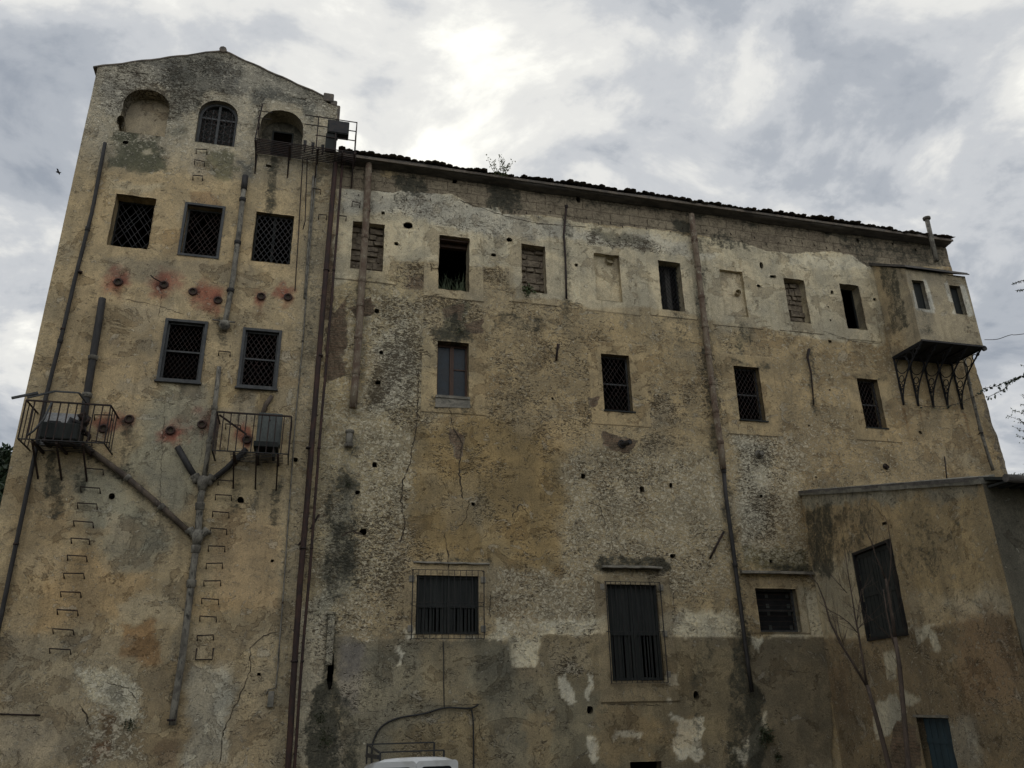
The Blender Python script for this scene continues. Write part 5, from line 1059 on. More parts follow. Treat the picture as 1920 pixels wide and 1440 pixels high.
def stub(px, py, r, l, label, mat='iron', dx=0., dz=-.03, ring=True):
    x, z = wu(px, py); y0 = face_y(x, z) if x > -6 else 0; o = thing('pipe_stub', label, 'pipe stub', (x, y0, z)); m = MB(); m.tube([(x, y0 + .06, z), (x + dx, y0 - l, z + dz)], r, 10, cap=False); m.tube([(x + dx, y0 - l, z + dz), (x, y0 + .02, z)], r * .75, 10); m.build('tube', MT[mat], o)
    if ring: m = MB(); m.torus((x, y0 - .005, z), (1, 0, 0), (0, 0, 1), r * 1.35, r * .3, 14, 5); m.build('collar', MT[mat], o)
stub(1166, 833, .07, .28, 'dark pipe stub jutting from the bare brick patch below the grilled window', 'blackpipe', .10, -.02); stub(1424, 852, .075, .20, 'grey pipe stub jutting from the pale plaster right of the terracotta pipe', 'greypipe', -.05, -.02); stub(1660, 875, .055, .08, 'rusty stub pipe low on the wall above the annex')
stub(1375, 498, .01, .02, 'small nail stub beside the blind window', 'iron', ring=False)
m = MB(); P = [wp(1517, 655, -.10), wp(1514, 670, -.08), wp(1521, 700, -.05), wp(1526, 760, -.04)]; m.tube(P, [.045, .035, .022, .015], 7); tag(m.build('bent_pipe', MT['iron']), 'bent rusty pipe hanging from the wall between two grilled windows', 'pipe')
m = MB(); P = [wp(1047, 645, -.12), wp(1045, 655, -.08), wp(1043, 676, -.05)]; m.tube(P, [.045, .03, .03], 7); tag(m.build('bent_pipe', MT['iron']), 'short bent iron pipe stub above the ochre patch', 'pipe')
m = MB(); m.tube([wp(1357, 997, -.05), wp(1331, 1047, -.05)], .028, 6); tag(m.build('iron_bar', MT['iron']), 'slanted rusty bar on the wall just left of the black drainpipe', 'bar')
m = MB(); m.tube([wp(1771, 856, -.25), wp(1776, 905, -.25)], .018, 6); m.bar(wp(1771, 860, -.25), wp(1771, 860, .02), .02); tag(m.build('iron_post', MT['iron']), 'thin iron post standing above the annex roof', 'post')
m = MB(); m.tube([wp(-60, 1337, -.06), wp(75, 1341, -.06)], .014, 6); m.bar(wp(74, 1341, -.06), wp(74, 1341, .02), .014); tag(m.build('iron_bar', MT['iron']), 'thin horizontal bar low on the tower at the left edge', 'bar')
m = MB(); m.bar(wp(598, 965, -.09), wp(582, 992, -.2), .05, .03); m.bar(wp(566, 1014, -.09), wp(560, 1022, -.12), .06, .03); tag(m.build('iron_hook', MT['iron']), 'rusty hook beside the thick red pipe', 'hook')
m = MB(); m.tube([wp(510, 742, -.08), wp(498, 760, -.06), wp(488, 790, -.05)], [.05, .055, .05], 8); tag(m.build('brown_pipe', MT['brownpipe']), 'short slanted brown pipe above the grey cabinet', 'pipe')
x, z = wu(622, 1152); m = MB(); m.box(x - .07, x + .07, -.05, .0, 3.5, z); m.box(x - .09, x + .09, -.07, .01, z, z + .05); tag(tinted(m.build('pipe_casing', MT['wall'], bevel=.012), (.40, .38, .31), .6, .5, .38), 'narrow mortar casing beside the moss streak low on the wing', 'pipe casing')
# sockets with rust rings
for k, (px, py) in enumerate(SOCK):
    x, z = wu(px, py); y0 = face_y(x, z); lab = ['first rust-ringed pipe socket from the left, above the tower windows', 'rust-ringed pipe socket with a bent rod poking out left', 'rust-ringed pipe socket above the left grey framed window', 'rust-ringed pipe socket left of the grey drainpipe', 'rust-ringed pipe socket right of the grey drainpipe', 'rust-ringed pipe socket at the right end of the upper row',
        'rust-ringed pipe socket just right of the left cage balcony', 'lowest rust-ringed pipe socket between the cage balconies', 'rust-ringed pipe socket beside the slim grey drainpipe', 'rust-ringed pipe socket inside the left cage balcony', 'rust-ringed pipe socket inside the right cage balcony'][k]
    o = thing('pipe_socket', lab, 'pipe socket', (x, y0, z), 'rust-ringed pipe sockets on the tower'); m = MB(); m.torus((x, y0 - .02, z), (1, 0, 0), (0, 0, 1), .078, .024, 16, 6); m.tube([(x, y0 - .04, z), (x, y0 + .06, z)], .075, 14, cap=False); m.build('ring', MT['redpipe'], o)
    m = MB(); m.add([(x + .07 * math.cos(a), y0 - .012, z + .07 * math.sin(a)) for a in [2 * math.pi * i / 14 for i in range(14)]], [tuple(range(14))]); m.build('bore', MT['crack'], o)
m = MB(); x, z = wu(300, 532); m.tube([(x + .1, -.02, z), (x - .12, -.12, z + .06), (x - .2, -.16, z + .12)], .016, 6); tag(m.build('iron_rod', MT['iron']), 'bent rod sticking out beside a rust-ringed socket', 'rod')

# ------------------------------------------------------------------ iron rungs
def ladder(name, label, cs, w_, out=.15, inv=()):
    o = thing(name, label, 'ladder', (*[wu(*cs[-1])[0], 0], wu(*cs[-1])[1]))
    for k, (x, y) in enumerate(cs):
        ox, _, oz = wp(x, y, -out); m = MB(); s = R.uniform(-.012, .012); dr_ = -.0; ww = w_ / 2 * R.uniform(.94, 1.05)
        a, b_ = (ox - ww, -out, oz + s), (ox + ww, -out + R.uniform(-.01, .01), oz - s)
        m.tube([(a[0] + R.uniform(-.01, .01), .05, a[2] - .10), (a[0], -.04, a[2] - .08), a, b_, (b_[0], -.04, b_[2] - .08), (b_[0] + R.uniform(-.01, .01), .05, b_[2] - .10)] if k not in inv else [(a[0], -.02, a[2] + .22), (a[0], -.05, a[2]), (b_[0], -.05, b_[2]), (b_[0], -.02, b_[2] + .22)], .014, 6); m.build('rung', MT['iron'], o)
ladder('rung_ladder', 'iron rungs climbing the wall below the left cage balcony', [(193, 778), (188, 828), (176, 879), (169, 914), (163, 944), (156, 978), (150, 1010), (144, 1042), (138, 1075), (132, 1110), (126, 1144), (118, 1180), (112, 1217)], .36)
ladder('rung_ladder', 'iron rungs climbing the wall below the right cage balcony', [(437, 796), (423, 901), (419, 928), (414, 960), (410, 991), (406, 1024), (402, 1056), (398, 1089), (394, 1123), (390, 1156), (385, 1191), (381, 1236)], .32, inv=(11,))
ladder('rung_ladder', 'three iron rungs under the arched window of the tower', [(378, 280), (374, 301), (371, 329)], .24, .11)
ladder('rung_ladder', 'single iron rung high above the right cage balcony', [(421, 659)], .26, .08)
ladder('rung_ladder', 'two iron rungs between the hanging rods and the thick red pipe', [(594, 354), (605, 403)], .20, .11)
ladder('rung_ladder', 'two iron rungs left of the terracotta pipe under the catwalk', [(668, 379), (642, 405)], .20, .11)

# ------------------------------------------------------------------ cage balconies and catwalk
def balcony(label, x0, x1, z0, z1, out, nbars, beams, sag=.0):
    o = thing('cage_balcony', label, 'balcony', (x0, 0, z0)); y = -out
    m = MB(); m.bar((x0, y, z1), (x1, y, z1), .040, .03)
    for x in (x0, x1): m.bar((x, y, z1), (x, .03, z1), .034, .018); m.bar((x, y, z0), (x, y, z1), .024)
    m.build('handrail', MT['iron'], o)
    m = MB()
    for i in range(1, nbars): x = x0 + (x1 - x0) * i / nbars; m.bar((x, y, z0), (x + R.uniform(-.012, .012), y, z1), .021)
    for x in (x0, x1):
        for i in (1, 2, 3): yy = y + out * i / 4; m.bar((x, yy, z0), (x, yy, z1), .017)
    m.build('bars', MT['iron'], o)
    m = MB(); m.bar((x0, y, z0), (x1, y, z0), .038, .02)
    for x in (x0, x1): m.bar((x, y, z0), (x, .03, z0), .03, .018)
    for i in range(7): yy = y + out * (i + .5) / 7; m.bar((beams[0] - .1, yy, z0 + .012), (beams[-1] + .1, yy, z0 + .012), .03, .01)
    m.build('floor_frame', MT['darkiron'], o)
    for bx in beams:
        m = MB(); m.bar((bx, y + .01, z0 - .035), (bx, .06, z0 - .035), .045, .05); m.bar((bx, y + .04, z0 - .06), (bx, .02, z0 - .62), .04, .03, (1, 0, 0)); m.build('strut', MT['iron'], o)
    return o
ba = balcony('left cage balcony of rusty bars at the corner of the tower, holding a dark machine', -5.68, -4.10, 7.78, 8.60, .85, 10, [-5.42, -4.98, -4.50])
m = MB(); m.bar((-5.68, -.83, 8.66), (-5.2, -.83, 8.84), .035); m.bar((-5.2, -.83, 8.84), (-4.75, -.83, 8.84), .03); m.bar((-4.75, -.83, 8.84), (-4.62, -.5, 8.70), .03); m.bar((-5.95, -.86, 8.62), (-5.5, -.84, 8.78), .045); m.tube([(-5.2, -.88, 8.58), (-5.28, -.90, 8.2), (-5.42, -.88, 7.95), (-5.52, -.86, 7.86)], .022, 6); m.build('loose_rail', MT['greypaint'], ba)
bb = balcony('right cage balcony of rusty bars under the grey framed window, holding a grey cabinet', -2.02, -.47, 7.76, 8.62, .82, 10, [-1.58, -1.12, -.68])
m = MB(); m.bar((-1.96, -.80, 8.56), (-1.40, -.35, 8.30), .03); m.build('loose_rod', MT['iron'], bb)
# machine on the left balcony
o = thing('machine', 'dark rusted machine box standing in the left cage balcony', 'machine', (-5.1, -.4, 7.83)); m = MB(); m.box(-5.36, -4.66, -.72, -.20, 7.86, 8.22); m.build('housing', MT['darkpaint'], o, .03)
m = MB(); m.tube([(-4.9, -.45, 8.20), (-4.9, -.45, 8.36), (-4.72, -.40, 8.30)], [.10, .08, .05], 10); m.box(-5.30, -5.05, -.6, -.3, 8.22, 8.28); m.build('cover', MT['darkiron'], o, .01)
for fx in (-5.30, -4.80): m = MB(); m.box(fx, fx + .08, -.7, -.22, 7.80, 7.86); m.build('foot', MT['iron'], o)
m = MB(); m.box(-5.56, -4.86, -.10, -.05, 7.90, 8.62); tag(m.build('backing_sheet', MT['sheet'], bevel=.006), 'pale sheet leaning on the wall behind the dark machine', 'sheet')
m = MB()
for k in range(9):
    a = (-4.62 + R.uniform(-.12, .12), -.35 + R.uniform(-.12, .1), 7.95 + k * .055); m.tube([a, (a[0] + R.uniform(-.08, .08), a[1] - .05, a[2] + .08), (a[0] + R.uniform(-.1, .1), a[1], a[2] + .16)], R.uniform(.02, .045), 6)
tag(m.build('pump', MT['iron']), 'knot of rusted pump fittings at the right side of the left cage balcony', 'pump')
o = thing('metal_cabinet', 'tall grey metal cabinet standing in the right cage balcony', 'cabinet', (-.95, -.2, 8.0)); m = MB(); m.box(-1.20, -.68, -.28, -.02, 8.12, 8.86); m.build('housing', MT['acmetal'], o, .012)
m = MB(); m.box(-1.17, -.71, -.292, -.281, 8.16, 8.82); m.build('door', MT['acmetal'], o, .004); m = MB(); m.tube([(-.94, -.293, 8.68), (-.94, -.31, 8.68)], .018, 8); m.build('handle', MT['darkiron'], o)
m = MB(); m.box(-1.22, -.70, -.58, -.10, 7.98, 8.10); m.box(-1.16, -1.10, -.5, -.1, 7.79, 7.98); m.box(-.82, -.76, -.5, -.1, 7.79, 7.98); tag(m.build('machine_base', MT['darkpaint'], bevel=.01), 'dark low machine base below the grey cabinet', 'machine base')  # low legged machine base under the cabinet
# catwalk
cw = thing('catwalk', 'slatted iron catwalk with thin railings below the third arch of the tower', 'catwalk', (-1.95, 0, 15.95)); m = MB()
for i in range(9): y = -.62 + i * .070; m.bar((-1.97, y, 15.99), (.56, y, 15.99), .024, .022)
for x in (-1.95, -1.1, -.4, .2, .52): m.bar((x, -.63, 15.955), (x, .05, 15.955), .03, .045)
m.build('deck', MT['iron'], cw)
for x in (-1.92, -1.12, -.43, .5):
    m = MB(); m.bar((x, -.60, 15.93), (x, -.02, 15.42 if x < 0 else 15.3), .04, .03, (1, 0, 0)); m.bar((x, -.02, 15.94), (x, -.02, 15.36), .045, .03, (1, 0, 0)); m.build('strut', MT['iron'], cw)
m = MB(); y = -.60; 
for x in (-.46, .0, .52): m.bar((x, y, 16.0), (x, y, 16.98), .028)
for z in (16.97, 16.68, 16.38): m.bar((-.80 if z > 16.6 else -.5, y, z), (.52, y, z), .02)
for z in (16.97, 16.5): m.bar((.52, y, z), (.52, .0, z), .02)
m.bar((.52, -.05, 16.0), (.52, -.05, 16.98), .022)
for z in (16.66, 16.88): m.bar((-1.95, y, z), (-1.95, .0, z), .018); m.bar((-1.95, y, z), (-1.62, y, z - .0), .018)
m.bar((-1.95, y, 16.0), (-1.88, y, 17.1), .03); m.bar((-1.95, -.05, 16.0), (-1.95, -.05, 16.9), .02); m.build('railing', MT['iron'], cw)
o = thing('metal_box', 'dark metal box hanging on the railing of the catwalk', 'box', (0, -.6, 16.4)); m = MB(); m.box(-.22, .33, -.62, -.38, 16.52, 16.93); m.box(-.24, .04, -.58, -.40, 16.02, 16.52); m.build('housing', MT['darkpaint'], o, .012); m = MB(); m.box(-.19, .30, -.633, -.621, 16.55, 16.90); m.build('lid', MT['darkiron'], o)
for k, (x, lb) in enumerate(((-.75, 'left'), (-.55, 'middle'), (-.30, 'right'))): m = MB(); m.tube([(x, -.35, 16.0), (x + .02, -.35, 16.33 - .03 * k)], .02, 6); m.box(x - .04, x + .04, -.39, -.31, 16.20, 16.34 - .03 * k); tag(m.build('valve', MT['darkiron']), '%s one of three small upright valves on the catwalk deck' % lb, 'valve', 'valves on the catwalk')

# ------------------------------------------------------------------ cables
def cable(label, pts, r=.012, name='cable', mat='rubber'):
    P = [Vector(wp(*p)) if len(p) == 3 else Vector(p[:3]) for p in pts]; Q = []
    for i in range(len(P) - 1):
        p0, p1, p2, p3 = P[max(0, i - 1)], P[i], P[i + 1], P[min(len(P) - 1, i + 2)]
        for k in range(8):
            t = k / 8; Q.append(.5 * ((2 * p1) + (p2 - p0) * t + (2 * p0 - 5 * p1 + 4 * p2 - p3) * t * t + (3 * p1 - p0 - 3 * p2 + p3) * t ** 3))
    Q.append(P[-1]); m = MB(); m.tube(Q, r, 6); return tag(m.build(name, MT[mat]), label, 'cable')
cable('black cable hanging straight down from the square window cage', [(831, 1203, -.06), (832, 1240, -.05), (832, 1290, -.05), (833, 1327, -.055)], .011)
cable('black cable looping left over the van roof down to the ground', [(897, 1321, -.06), (880, 1328, -.06), (835, 1327, -.06), (795, 1338, -.06), (745, 1347, -.06), (715, 1363, -.06), (700, 1390, -.06), (697, 1420, -.06), (698, 1500, -.06)], .018)
cable('black cable dropping straight down right of the van', [(883, 1328, -.05), (887, 1350, -.05), (888, 1400, -.05), (888, 1500, -.05)], .016)
cable('thin wire running from the oriel corner out to the right', [(1846, 637, -1.2), (1870, 636, -1.5), (1895, 628, -2.0), (1920, 626, -2.4), (2100, 600, -5)], .009, 'wire', 'iron')

# ------------------------------------------------------------------ the white van, seen from behind, nose to the wall
vx, vy, vz = float((W(697, 1425, -4.7)[0] + W(862, 1425, -4.7)[0]) / 2), -4.7, float(W(775, 1421, -4.7)[2])
van = thing('white_van', 'small white panel van with a black roof rack, parked nose to the wall', 'van', (vx, vy, 0))
H_ = vz; HW = .765
def van_sec(y, zt, zb, hw, top_in):   # half section of the body
    s = []
    zw = min(zt - .12, 1.05)
    for (a, z) in ((.97, zb), (1., zb + .12), (1.0, .8), (.985, zw), (.985 - top_in * .45, zw + (zt - zw) * .45), (.985 - top_in, zt - .12), (.93 - top_in, zt - .045), (.80 - top_in, zt - .012), (.4, zt), (0, zt + .006)): s.append((a * hw, y, z))
    return s
secs = [(0, 1.0, .32, HW * .97, .0), (.02, H_ - .03, .30, HW * .985, .20), (.10, H_, .28, HW, .19), (.6, H_ - .045, .26, HW, .19), (1.6, H_ - .12, .26, HW, .19), (2.3, H_ - .19, .26, HW, .19), (2.75, H_ - .34, .26, HW, .14), (3.25, 1.16, .28, HW * .985, .06), (3.7, 1.02, .30, HW * .95, .06), (3.95, .80, .34, HW * .86, .04)]
m = MB(); K = 10; ring = []
for (y, zt, zb, hw, ti) in secs:
    s = van_sec(y, zt, zb, hw, ti); ring.append([(vx + a, vy + y_, z) for a, y_, z in s] + [(vx - a, vy + y_, z) for a, y_, z in s[::-1][1:]])
n = len(ring[0]); vs = [p for r_ in ring for p in r_]
m.add(vs, [(i * n + j, i * n + j + 1, (i + 1) * n + j + 1, (i + 1) * n + j) for i in range(len(ring) - 1) for j in range(n - 1)], True)
m.add(ring[1], [tuple(range(n))]); m.add(ring[-1], [tuple(range(n))[::-1]]); m.add([ring[0][0], ring[0][-1], ring[-1][-1], ring[-1][0]], [(0, 1, 2, 3)])
m.build('body', MT['van'], van)
def rrect(m, x0, x1, z0, z1, y, r_=.07, th=.008, tilt=0.):
    pts = []
    for cx_, cz_, a0 in ((x1 - r_, z1 - r_, 0), (x0 + r_, z1 - r_, 90), (x0 + r_, z0 + r_, 180), (x1 - r_, z0 + r_, 270)):
        for k in range(5): a = math.radians(a0 + 22.5 * k); pts.append((cx_ + r_ * math.cos(a), cz_ + r_ * math.sin(a)))
    k = len(pts); m.add([(x, y + (z - z0) * tilt, z) for x, z in pts] + [(x, y + th + (z - z0) * tilt, z) for x, z in pts], [tuple(range(k))[::-1]] + [(i, (i + 1) % k, k + (i + 1) % k, k + i) for i in range(k)])
for s, nm in ((-1, 'rear_door'), (1, 'rear_door')):
    m = MB(); a, b_ = (vx - HW * .84, vx - .006) if s < 0 else (vx + .006, vx + HW * .84); rrect(m, a, b_, .50, H_ - .045, vy - .034, .05, .045, .014); d_ = m.build(nm, MT['van'], van)
    m = MB(); rrect(m, a + .10 * (1 if s < 0 else .7), b_ - .07 * (1 if s < 0 else 1.4), 1.15, H_ - .125, vy - .042 + .009, .05, .01, .014); m.build('rear_window', MT['vanglass'], d_)
m = MB(); m.box(vx - HW * .9, vx + HW * .9, vy - .09, vy + .04, .34, .52); m.build('bumper', MT['rubber'], van, .03)
for s in (-1, 1): m = MB(); rrect(m, vx + s * HW * .92 - .055, vx + s * HW * .92 + .055, .72, 1.12, vy - .03, .03, .06); m.build('tail_light', MT['redpipe'], van)
for s in (-1, 1):
    for yy in (.75, 3.2):
        m = MB(); cx_ = vx + s * (HW - .09); m.tube([(cx_ - .09, vy + yy, .30), (cx_ - .07, vy + yy, .30), (cx_ + .07, vy + yy, .30), (cx_ + .09, vy + yy, .30)], [.26, .30, .30, .26], 22); wh = m.build('wheel', MT['rubber'], van)
        m = MB(); m.tube([(cx_ + s * .085, vy + yy, .30), (cx_ + s * .095, vy + yy, .30)], .17, 16); m.build('rim', MT['acmetal'], wh)
for s in (-1, 1): m = MB(); m.tube([(vx + s * (HW + .02), vy + 2.75, 1.1), (vx + s * (HW + .16), vy + 2.72, 1.14)], [.03, .10], 8); m.build('mirror', MT['rubber'], van)
m = MB(); m.tube([(vx + .30, vy + .95, .0 + H_ + .0), (vx + .30, vy + .95, H_ + .01)], .01, 5); 
for yy, wx, zz in ((.45, .50, .07), (1.9, .58, .13)):
    for s in (-1, 1): m.bar((vx + s * wx, vy + yy, H_ - .18), (vx + s * wx, vy + yy, H_ + zz), .03)
    m.bar((vx - wx, vy + yy, H_ + zz), (vx + wx, vy + yy, H_ + zz), .022, .022)
for s in (-1,): m.bar((vx + s * .52, vy + .45, H_ + .07), (vx + s * .58, vy + 1.9, H_ + .13), .03)
m.bar((vx - .52, vy + .45, H_ + .0), (vx - .58, vy + 1.9, H_ - .04), .05, .06)
m.build('roof_rack', MT['rubber'], van, .006)

# ------------------------------------------------------------------ plants
def leafquad(m, p, d, l, w_, rr):
    d = Vector(d).normalized(); s = d.cross(Vector((rr.uniform(-1, 1), rr.uniform(-1, 1), rr.uniform(-.3, 1)))); s = s.normalized() if s.length > 1e-3 else Vector((1, 0, 0)); p = Vector(p); n_ = d.cross(s) * l * .12
    m.add([p, p + d * l * .45 + s * w_ / 2 + n_, p + d * l, p + d * l * .45 - s * w_ / 2 + n_], [(0, 1, 2, 3)])
def rdir(rr): 
    v = Vector((rr.gauss(0, 1), rr.gauss(0, 1), rr.gauss(0, 1))); return v.normalized()
def grass(name, label, c, w_, n, h, mat, seed, y=.02, cat='grass tuft'):
    rr = random.Random(seed); m = MB()
    for i in range(n):
        x = c[0] + rr.uniform(-w_, w_); yy = y + rr.uniform(0, .25); a = rr.uniform(-.75, .75); hh = h * rr.random() ** .8 * 1.1 + .05; b_ = Vector((x, yy, c[1])); t_ = b_ + Vector((math.sin(a) * hh, rr.uniform(-.25, .1) * hh, math.cos(a) * hh)); md = (b_ + t_) / 2 + Vector((0, 0, hh * .12)); ww = .004
        m.add([b_ + Vector((-ww, 0, 0)), b_ + Vector((ww, 0, 0)), md + Vector((ww * .8, 0, 0)), md - Vector((ww * .8, 0, 0)), t_], [(0, 1, 2, 3), (3, 2, 4)])
    return tag(m.build(name, MT[mat]), label, cat)
grass('grass_tuft', 'dry grass tuft growing in the empty black window', (3.25, 12.60), .38, 60, .62, 'leaf', 3)
def clump(name, label, px, py, rad, n, lsize, mat, seed, y=-.06, cat='plant', flat=.6, droop=0.):
    rr = random.Random(seed); x, z = wu(px, py); m = MB()
    for i in range(n):
        d = rdir(rr); r_ = rad * rr.random() ** .6; p = Vector((x + d.x * r_, y - abs(d.y) * r_ * flat, z + d.z * r_ * 1.1 - droop * r_ * rr.random())); leafquad(m, p, rdir(rr) + Vector((0, -.3, -.2)), lsize * rr.uniform(.6, 1.3), lsize * .55, rr)
    return tag(m.build(name, MT[mat]), label, cat, kind='stuff' if 'moss' in name else None)
clump('fern', 'green fern at the foot of the stone-filled window', 990, 545, .17, 90, .09, 'leaf', 5, -.02, 'fern')
clump('wall_weed', 'dark weed clump at the wall base beside the black drainpipe', 1432, 1378, .22, 190, .07, 'moss', 6, -.04, 'weed'); clump('wall_weed', 'small weed clump right at the bottom edge below the black drainpipe', 1455, 1418, .12, 60, .06, 'moss', 16, -.04, 'weed')
clump('moss_patch', 'dark moss cushion at the wing base beside the red pipes', 607, 1385, .24, 160, .05, 'moss', 7, -.01, 'moss', .2); clump('moss_patch', 'small moss cushion low on the moss streak', 600, 1345, .14, 120, .045, 'moss', 8, -.01, 'moss', .2)
clump('moss_patch', 'moss tuft under the broken terracotta pipe line', 652, 908, .10, 50, .035, 'moss', 9, -.005, 'moss', .15)
clump('wall_weed', 'small weed growing on the pale patch of the tower base', 245, 1358, .13, 60, .05, 'moss', 10, -.03, 'weed')
clump('wall_weed', 'tiny weed above the casement with brown frames', 862, 622, .12, 40, .05, 'moss', 12, -.02, 'weed')
rr = random.Random(31); m = MB(); m2 = MB(); x, z = wu(942, 326, -.45)   # weed on the roof edge
for i in range(11):
    b_ = Vector((x + rr.uniform(-.18, .18), -.40, z - .04)); t_ = b_ + Vector((rr.uniform(-.30, .30), rr.uniform(-.05, .1), rr.uniform(.40, .66))); m.tube([b_, (b_ + t_) / 2 + Vector((rr.uniform(-.03, .03), 0, 0)), t_], [.008, .006, .003], 4)
    for k in range(16): p = b_.lerp(t_, rr.uniform(.3, 1.05)) + rdir(rr) * .04; leafquad(m2, p, rdir(rr), .055, .035, rr)
o = thing('roof_weed', 'wispy weed growing out of the roof tiles above the second window', 'weed', (x, -.4, z)); m.build('stems', MT['weed'], o); m2.build('leaves', MT['weed'], o)

def sapling(label, stems, y, dy=.0, leaves=None):
    base = wp(*stems[0][0][0], y); o = thing('sapling', label, 'sapling', (base[0], base[1], 0)); tr = None
    for k, st in enumerate(stems):
        r0, r1 = st[1]; P = [wp(px, py, y + dy * i) for i, (px, py) in enumerate(st[0])]
        n_ = len(P); m = MB(); m.tube(P, [r0 + (r1 - r0) * i / (n_ - 1) for i in range(n_)], 7)
        if k > 0:
            q = random.Random(k * 7 + int(y * 10))
            for _ in range(9):
                i = q.randrange(0, n_ - 1); a_ = Vector(P[i]).lerp(Vector(P[i + 1]), q.random()); dd = (Vector(P[i + 1]) - Vector(P[i])).normalized() + rdir(q) * .7; L = q.uniform(.12, .38); m.tube([a_, a_ + dd * L * .5, a_ + dd * L + Vector((0, 0, .03))], [.0035, .0028, .0015], 4, cap=False)
        if k == 0: tr = m.build('trunk', MT['bark'], o)
        else: m.build('limb', MT['bark'], o)
sapling('bare forked sapling leaning left in front of the small barred window', [([(1690, 1620), (1668, 1440), (1650, 1370), (1639, 1330), (1626, 1285)], (.045, .030)), ([(1627, 1290), (1600, 1245), (1575, 1205), (1556, 1165), (1545, 1125), (1533, 1095), (1519, 1078)], (.024, .006)),
        ([(1626, 1287), (1618, 1240), (1610, 1190), (1603, 1155), (1597, 1115), (1589, 1070), (1584, 1030)], (.022, .004)), ([(1607, 1186), (1592, 1168), (1575, 1155), (1552, 1143), (1536, 1128)], (.010, .004)), ([(1606, 1172), (1611, 1130), (1615, 1105), (1622, 1100)], (.008, .004)), ([(1608, 1180), (1618, 1168), (1624, 1156)], (.007, .003)), ([(1588, 1112), (1570, 1092), (1554, 1074)], (.007, .004)),
        ([(1590, 1230), (1570, 1190), (1561, 1152)], (.010, .004)), ([(1582, 1210), (1574, 1185), (1570, 1160)], (.007, .003)), ([(1670, 1195), (1640, 1165), (1614, 1148)], (.005, .003))], -5.6, -.02)
sapling('taller bare sapling in front of the annex shutter', [([(1725, 1620), (1704, 1440), (1694, 1330), (1687, 1250), (1678, 1195)], (.045, .032)), ([(1679, 1200), (1672, 1150), (1665, 1110), (1661, 1085)], (.030, .018)), ([(1661, 1088), (1650, 1060), (1641, 1040), (1634, 1015), (1624, 998)], (.015, .005)), ([(1682, 1225), (1671, 1190), (1663, 1150), (1656, 1105)], (.016, .008)),
        ([(1664, 1104), (1669, 1075), (1671, 1045), (1669, 1010), (1665, 985), (1658, 966)], (.011, .003)), ([(1700, 1400), (1692, 1340), (1683, 1240)], (.022, .014))], -5.9, -.02)

def tree(label, base, h, crown_r, seed, nclump=60, leaf=.16, mat='leaf', name='tree', per=60, squash=1.0, lo=.35, trunk_r=.22, group=None):
    rr = random.Random(seed); B = Vector(base); o = thing(name, label, 'tree', base, group); m = MB()
    m.tube([B, B + Vector((.05, 0, h * .4)), B + Vector((-.08, .05, h * .8))], [trunk_r, trunk_r * .7, trunk_r * .25], 9); m2 = MB()
    for i in range(nclump):
        a = rr.uniform(0, 6.283); f = rr.uniform(lo, 1.); zz = B.z + h * f; rad = crown_r * (math.sin(min(1, (f - lo) / (1 - lo) + .12) * math.pi) ** .6 if squash == 1.0 else (1 - (f - lo) / (1 - lo)) ** .8 + .06); q = rad * rr.random() ** .5
        c = Vector((B.x + math.cos(a) * q, B.y + math.sin(a) * q, zz)); 
        if i % 3 == 0: m.tube([B + Vector((0, 0, h * f * .75)), c], [trunk_r * .22, .02], 5, cap=False)
        cs = crown_r * rr.uniform(.16, .34)
        for k in range(per): d = rdir(rr); p = c + d * cs * rr.random() ** .4; leafquad(m2, p, d + rdir(rr) * .7 + Vector((0, 0, -.2)), leaf * rr.uniform(.6, 1.4), leaf * .5, rr)
    m.build('trunk', MT['bark'], o); m2.build('crown', MT[mat], o); return o
p = W(-8, 1000, 12.); tree('dark green tree behind the left corner of the tower', (float(p[0]) - .55, 12., 0), float(W(0, 868, 12.)[2]), 2.9, 44, 120, .24, 'conifer', per=120)

# conifer, shrub and creeper at the right edge, rooted outside the picture
def px3(px, py, y): return Vector(wp(px, py, y))
rr = random.Random(77); o_b = px3(2120, 560, -4.); con = thing('conifer', 'conifer at the right edge with one drooping dark bough tip in view', 'tree', (o_b.x, -4., 0)); m = MB(); m.tube([(o_b.x, -4, 0), (o_b.x, -4, 9), (o_b.x, -4, 14)], [.25, .18, .04], 8); m.build('trunk', MT['bark'], con); m = MB(); mb_ = MB()
tips = [(1899, 532, 2000, 500), (1906, 545, 2000, 530), (1980, 640, 2060, 600), (1990, 420, 2060, 400), (2000, 330, 2080, 330), (1990, 820, 2060, 780), (1975, 950, 2080, 900)]
for k in range(64):   # the bulk of the conifer, which stands outside the picture
    zb = rr.uniform(1.5, 13.2); L = min(1.75, .25 + (14.2 - zb) * .28) * rr.uniform(.8, 1.); aa = rr.uniform(0, 6.283); c0 = Vector((o_b.x, -4., zb)); c1 = c0 + Vector((math.cos(aa) * L, math.sin(aa) * L, -.22 * L)); mb_.tube([c0, c1], [.03, .006], 4, cap=False)
    for j in range(150): f = rr.random() ** .7; leafquad(m, c0.lerp(c1, f) + rdir(rr) * .12, (c1 - c0).normalized() + rdir(rr) * .9 + Vector((0, 0, -.3)), .22 * (1.3 - .6 * f), .05, rr)
for (tx, ty, sx, sy) in tips:
    a = o_b.copy(); a.z = px3(sx, sy, -4).z - .2; s_ = px3(sx, sy, -4); t_ = px3(tx, ty, -4); mb_.tube([a, s_, t_], [.05, .03, .006], 5)
    for k in range(420):
        f = rr.random(); c = a.lerp(s_, f * 2) if f < .5 else s_.lerp(t_, f * 2 - 1); d = (t_ - s_).normalized() + rdir(rr) * .9; leafquad(m, c + rdir(rr) * .05 * (1.2 - f), d + Vector((0, 0, -.3)), .16 * (1.35 - f), .022, rr)
mb_.build('boughs', MT['bark'], con); m.build('needles', MT['conifer'], con)
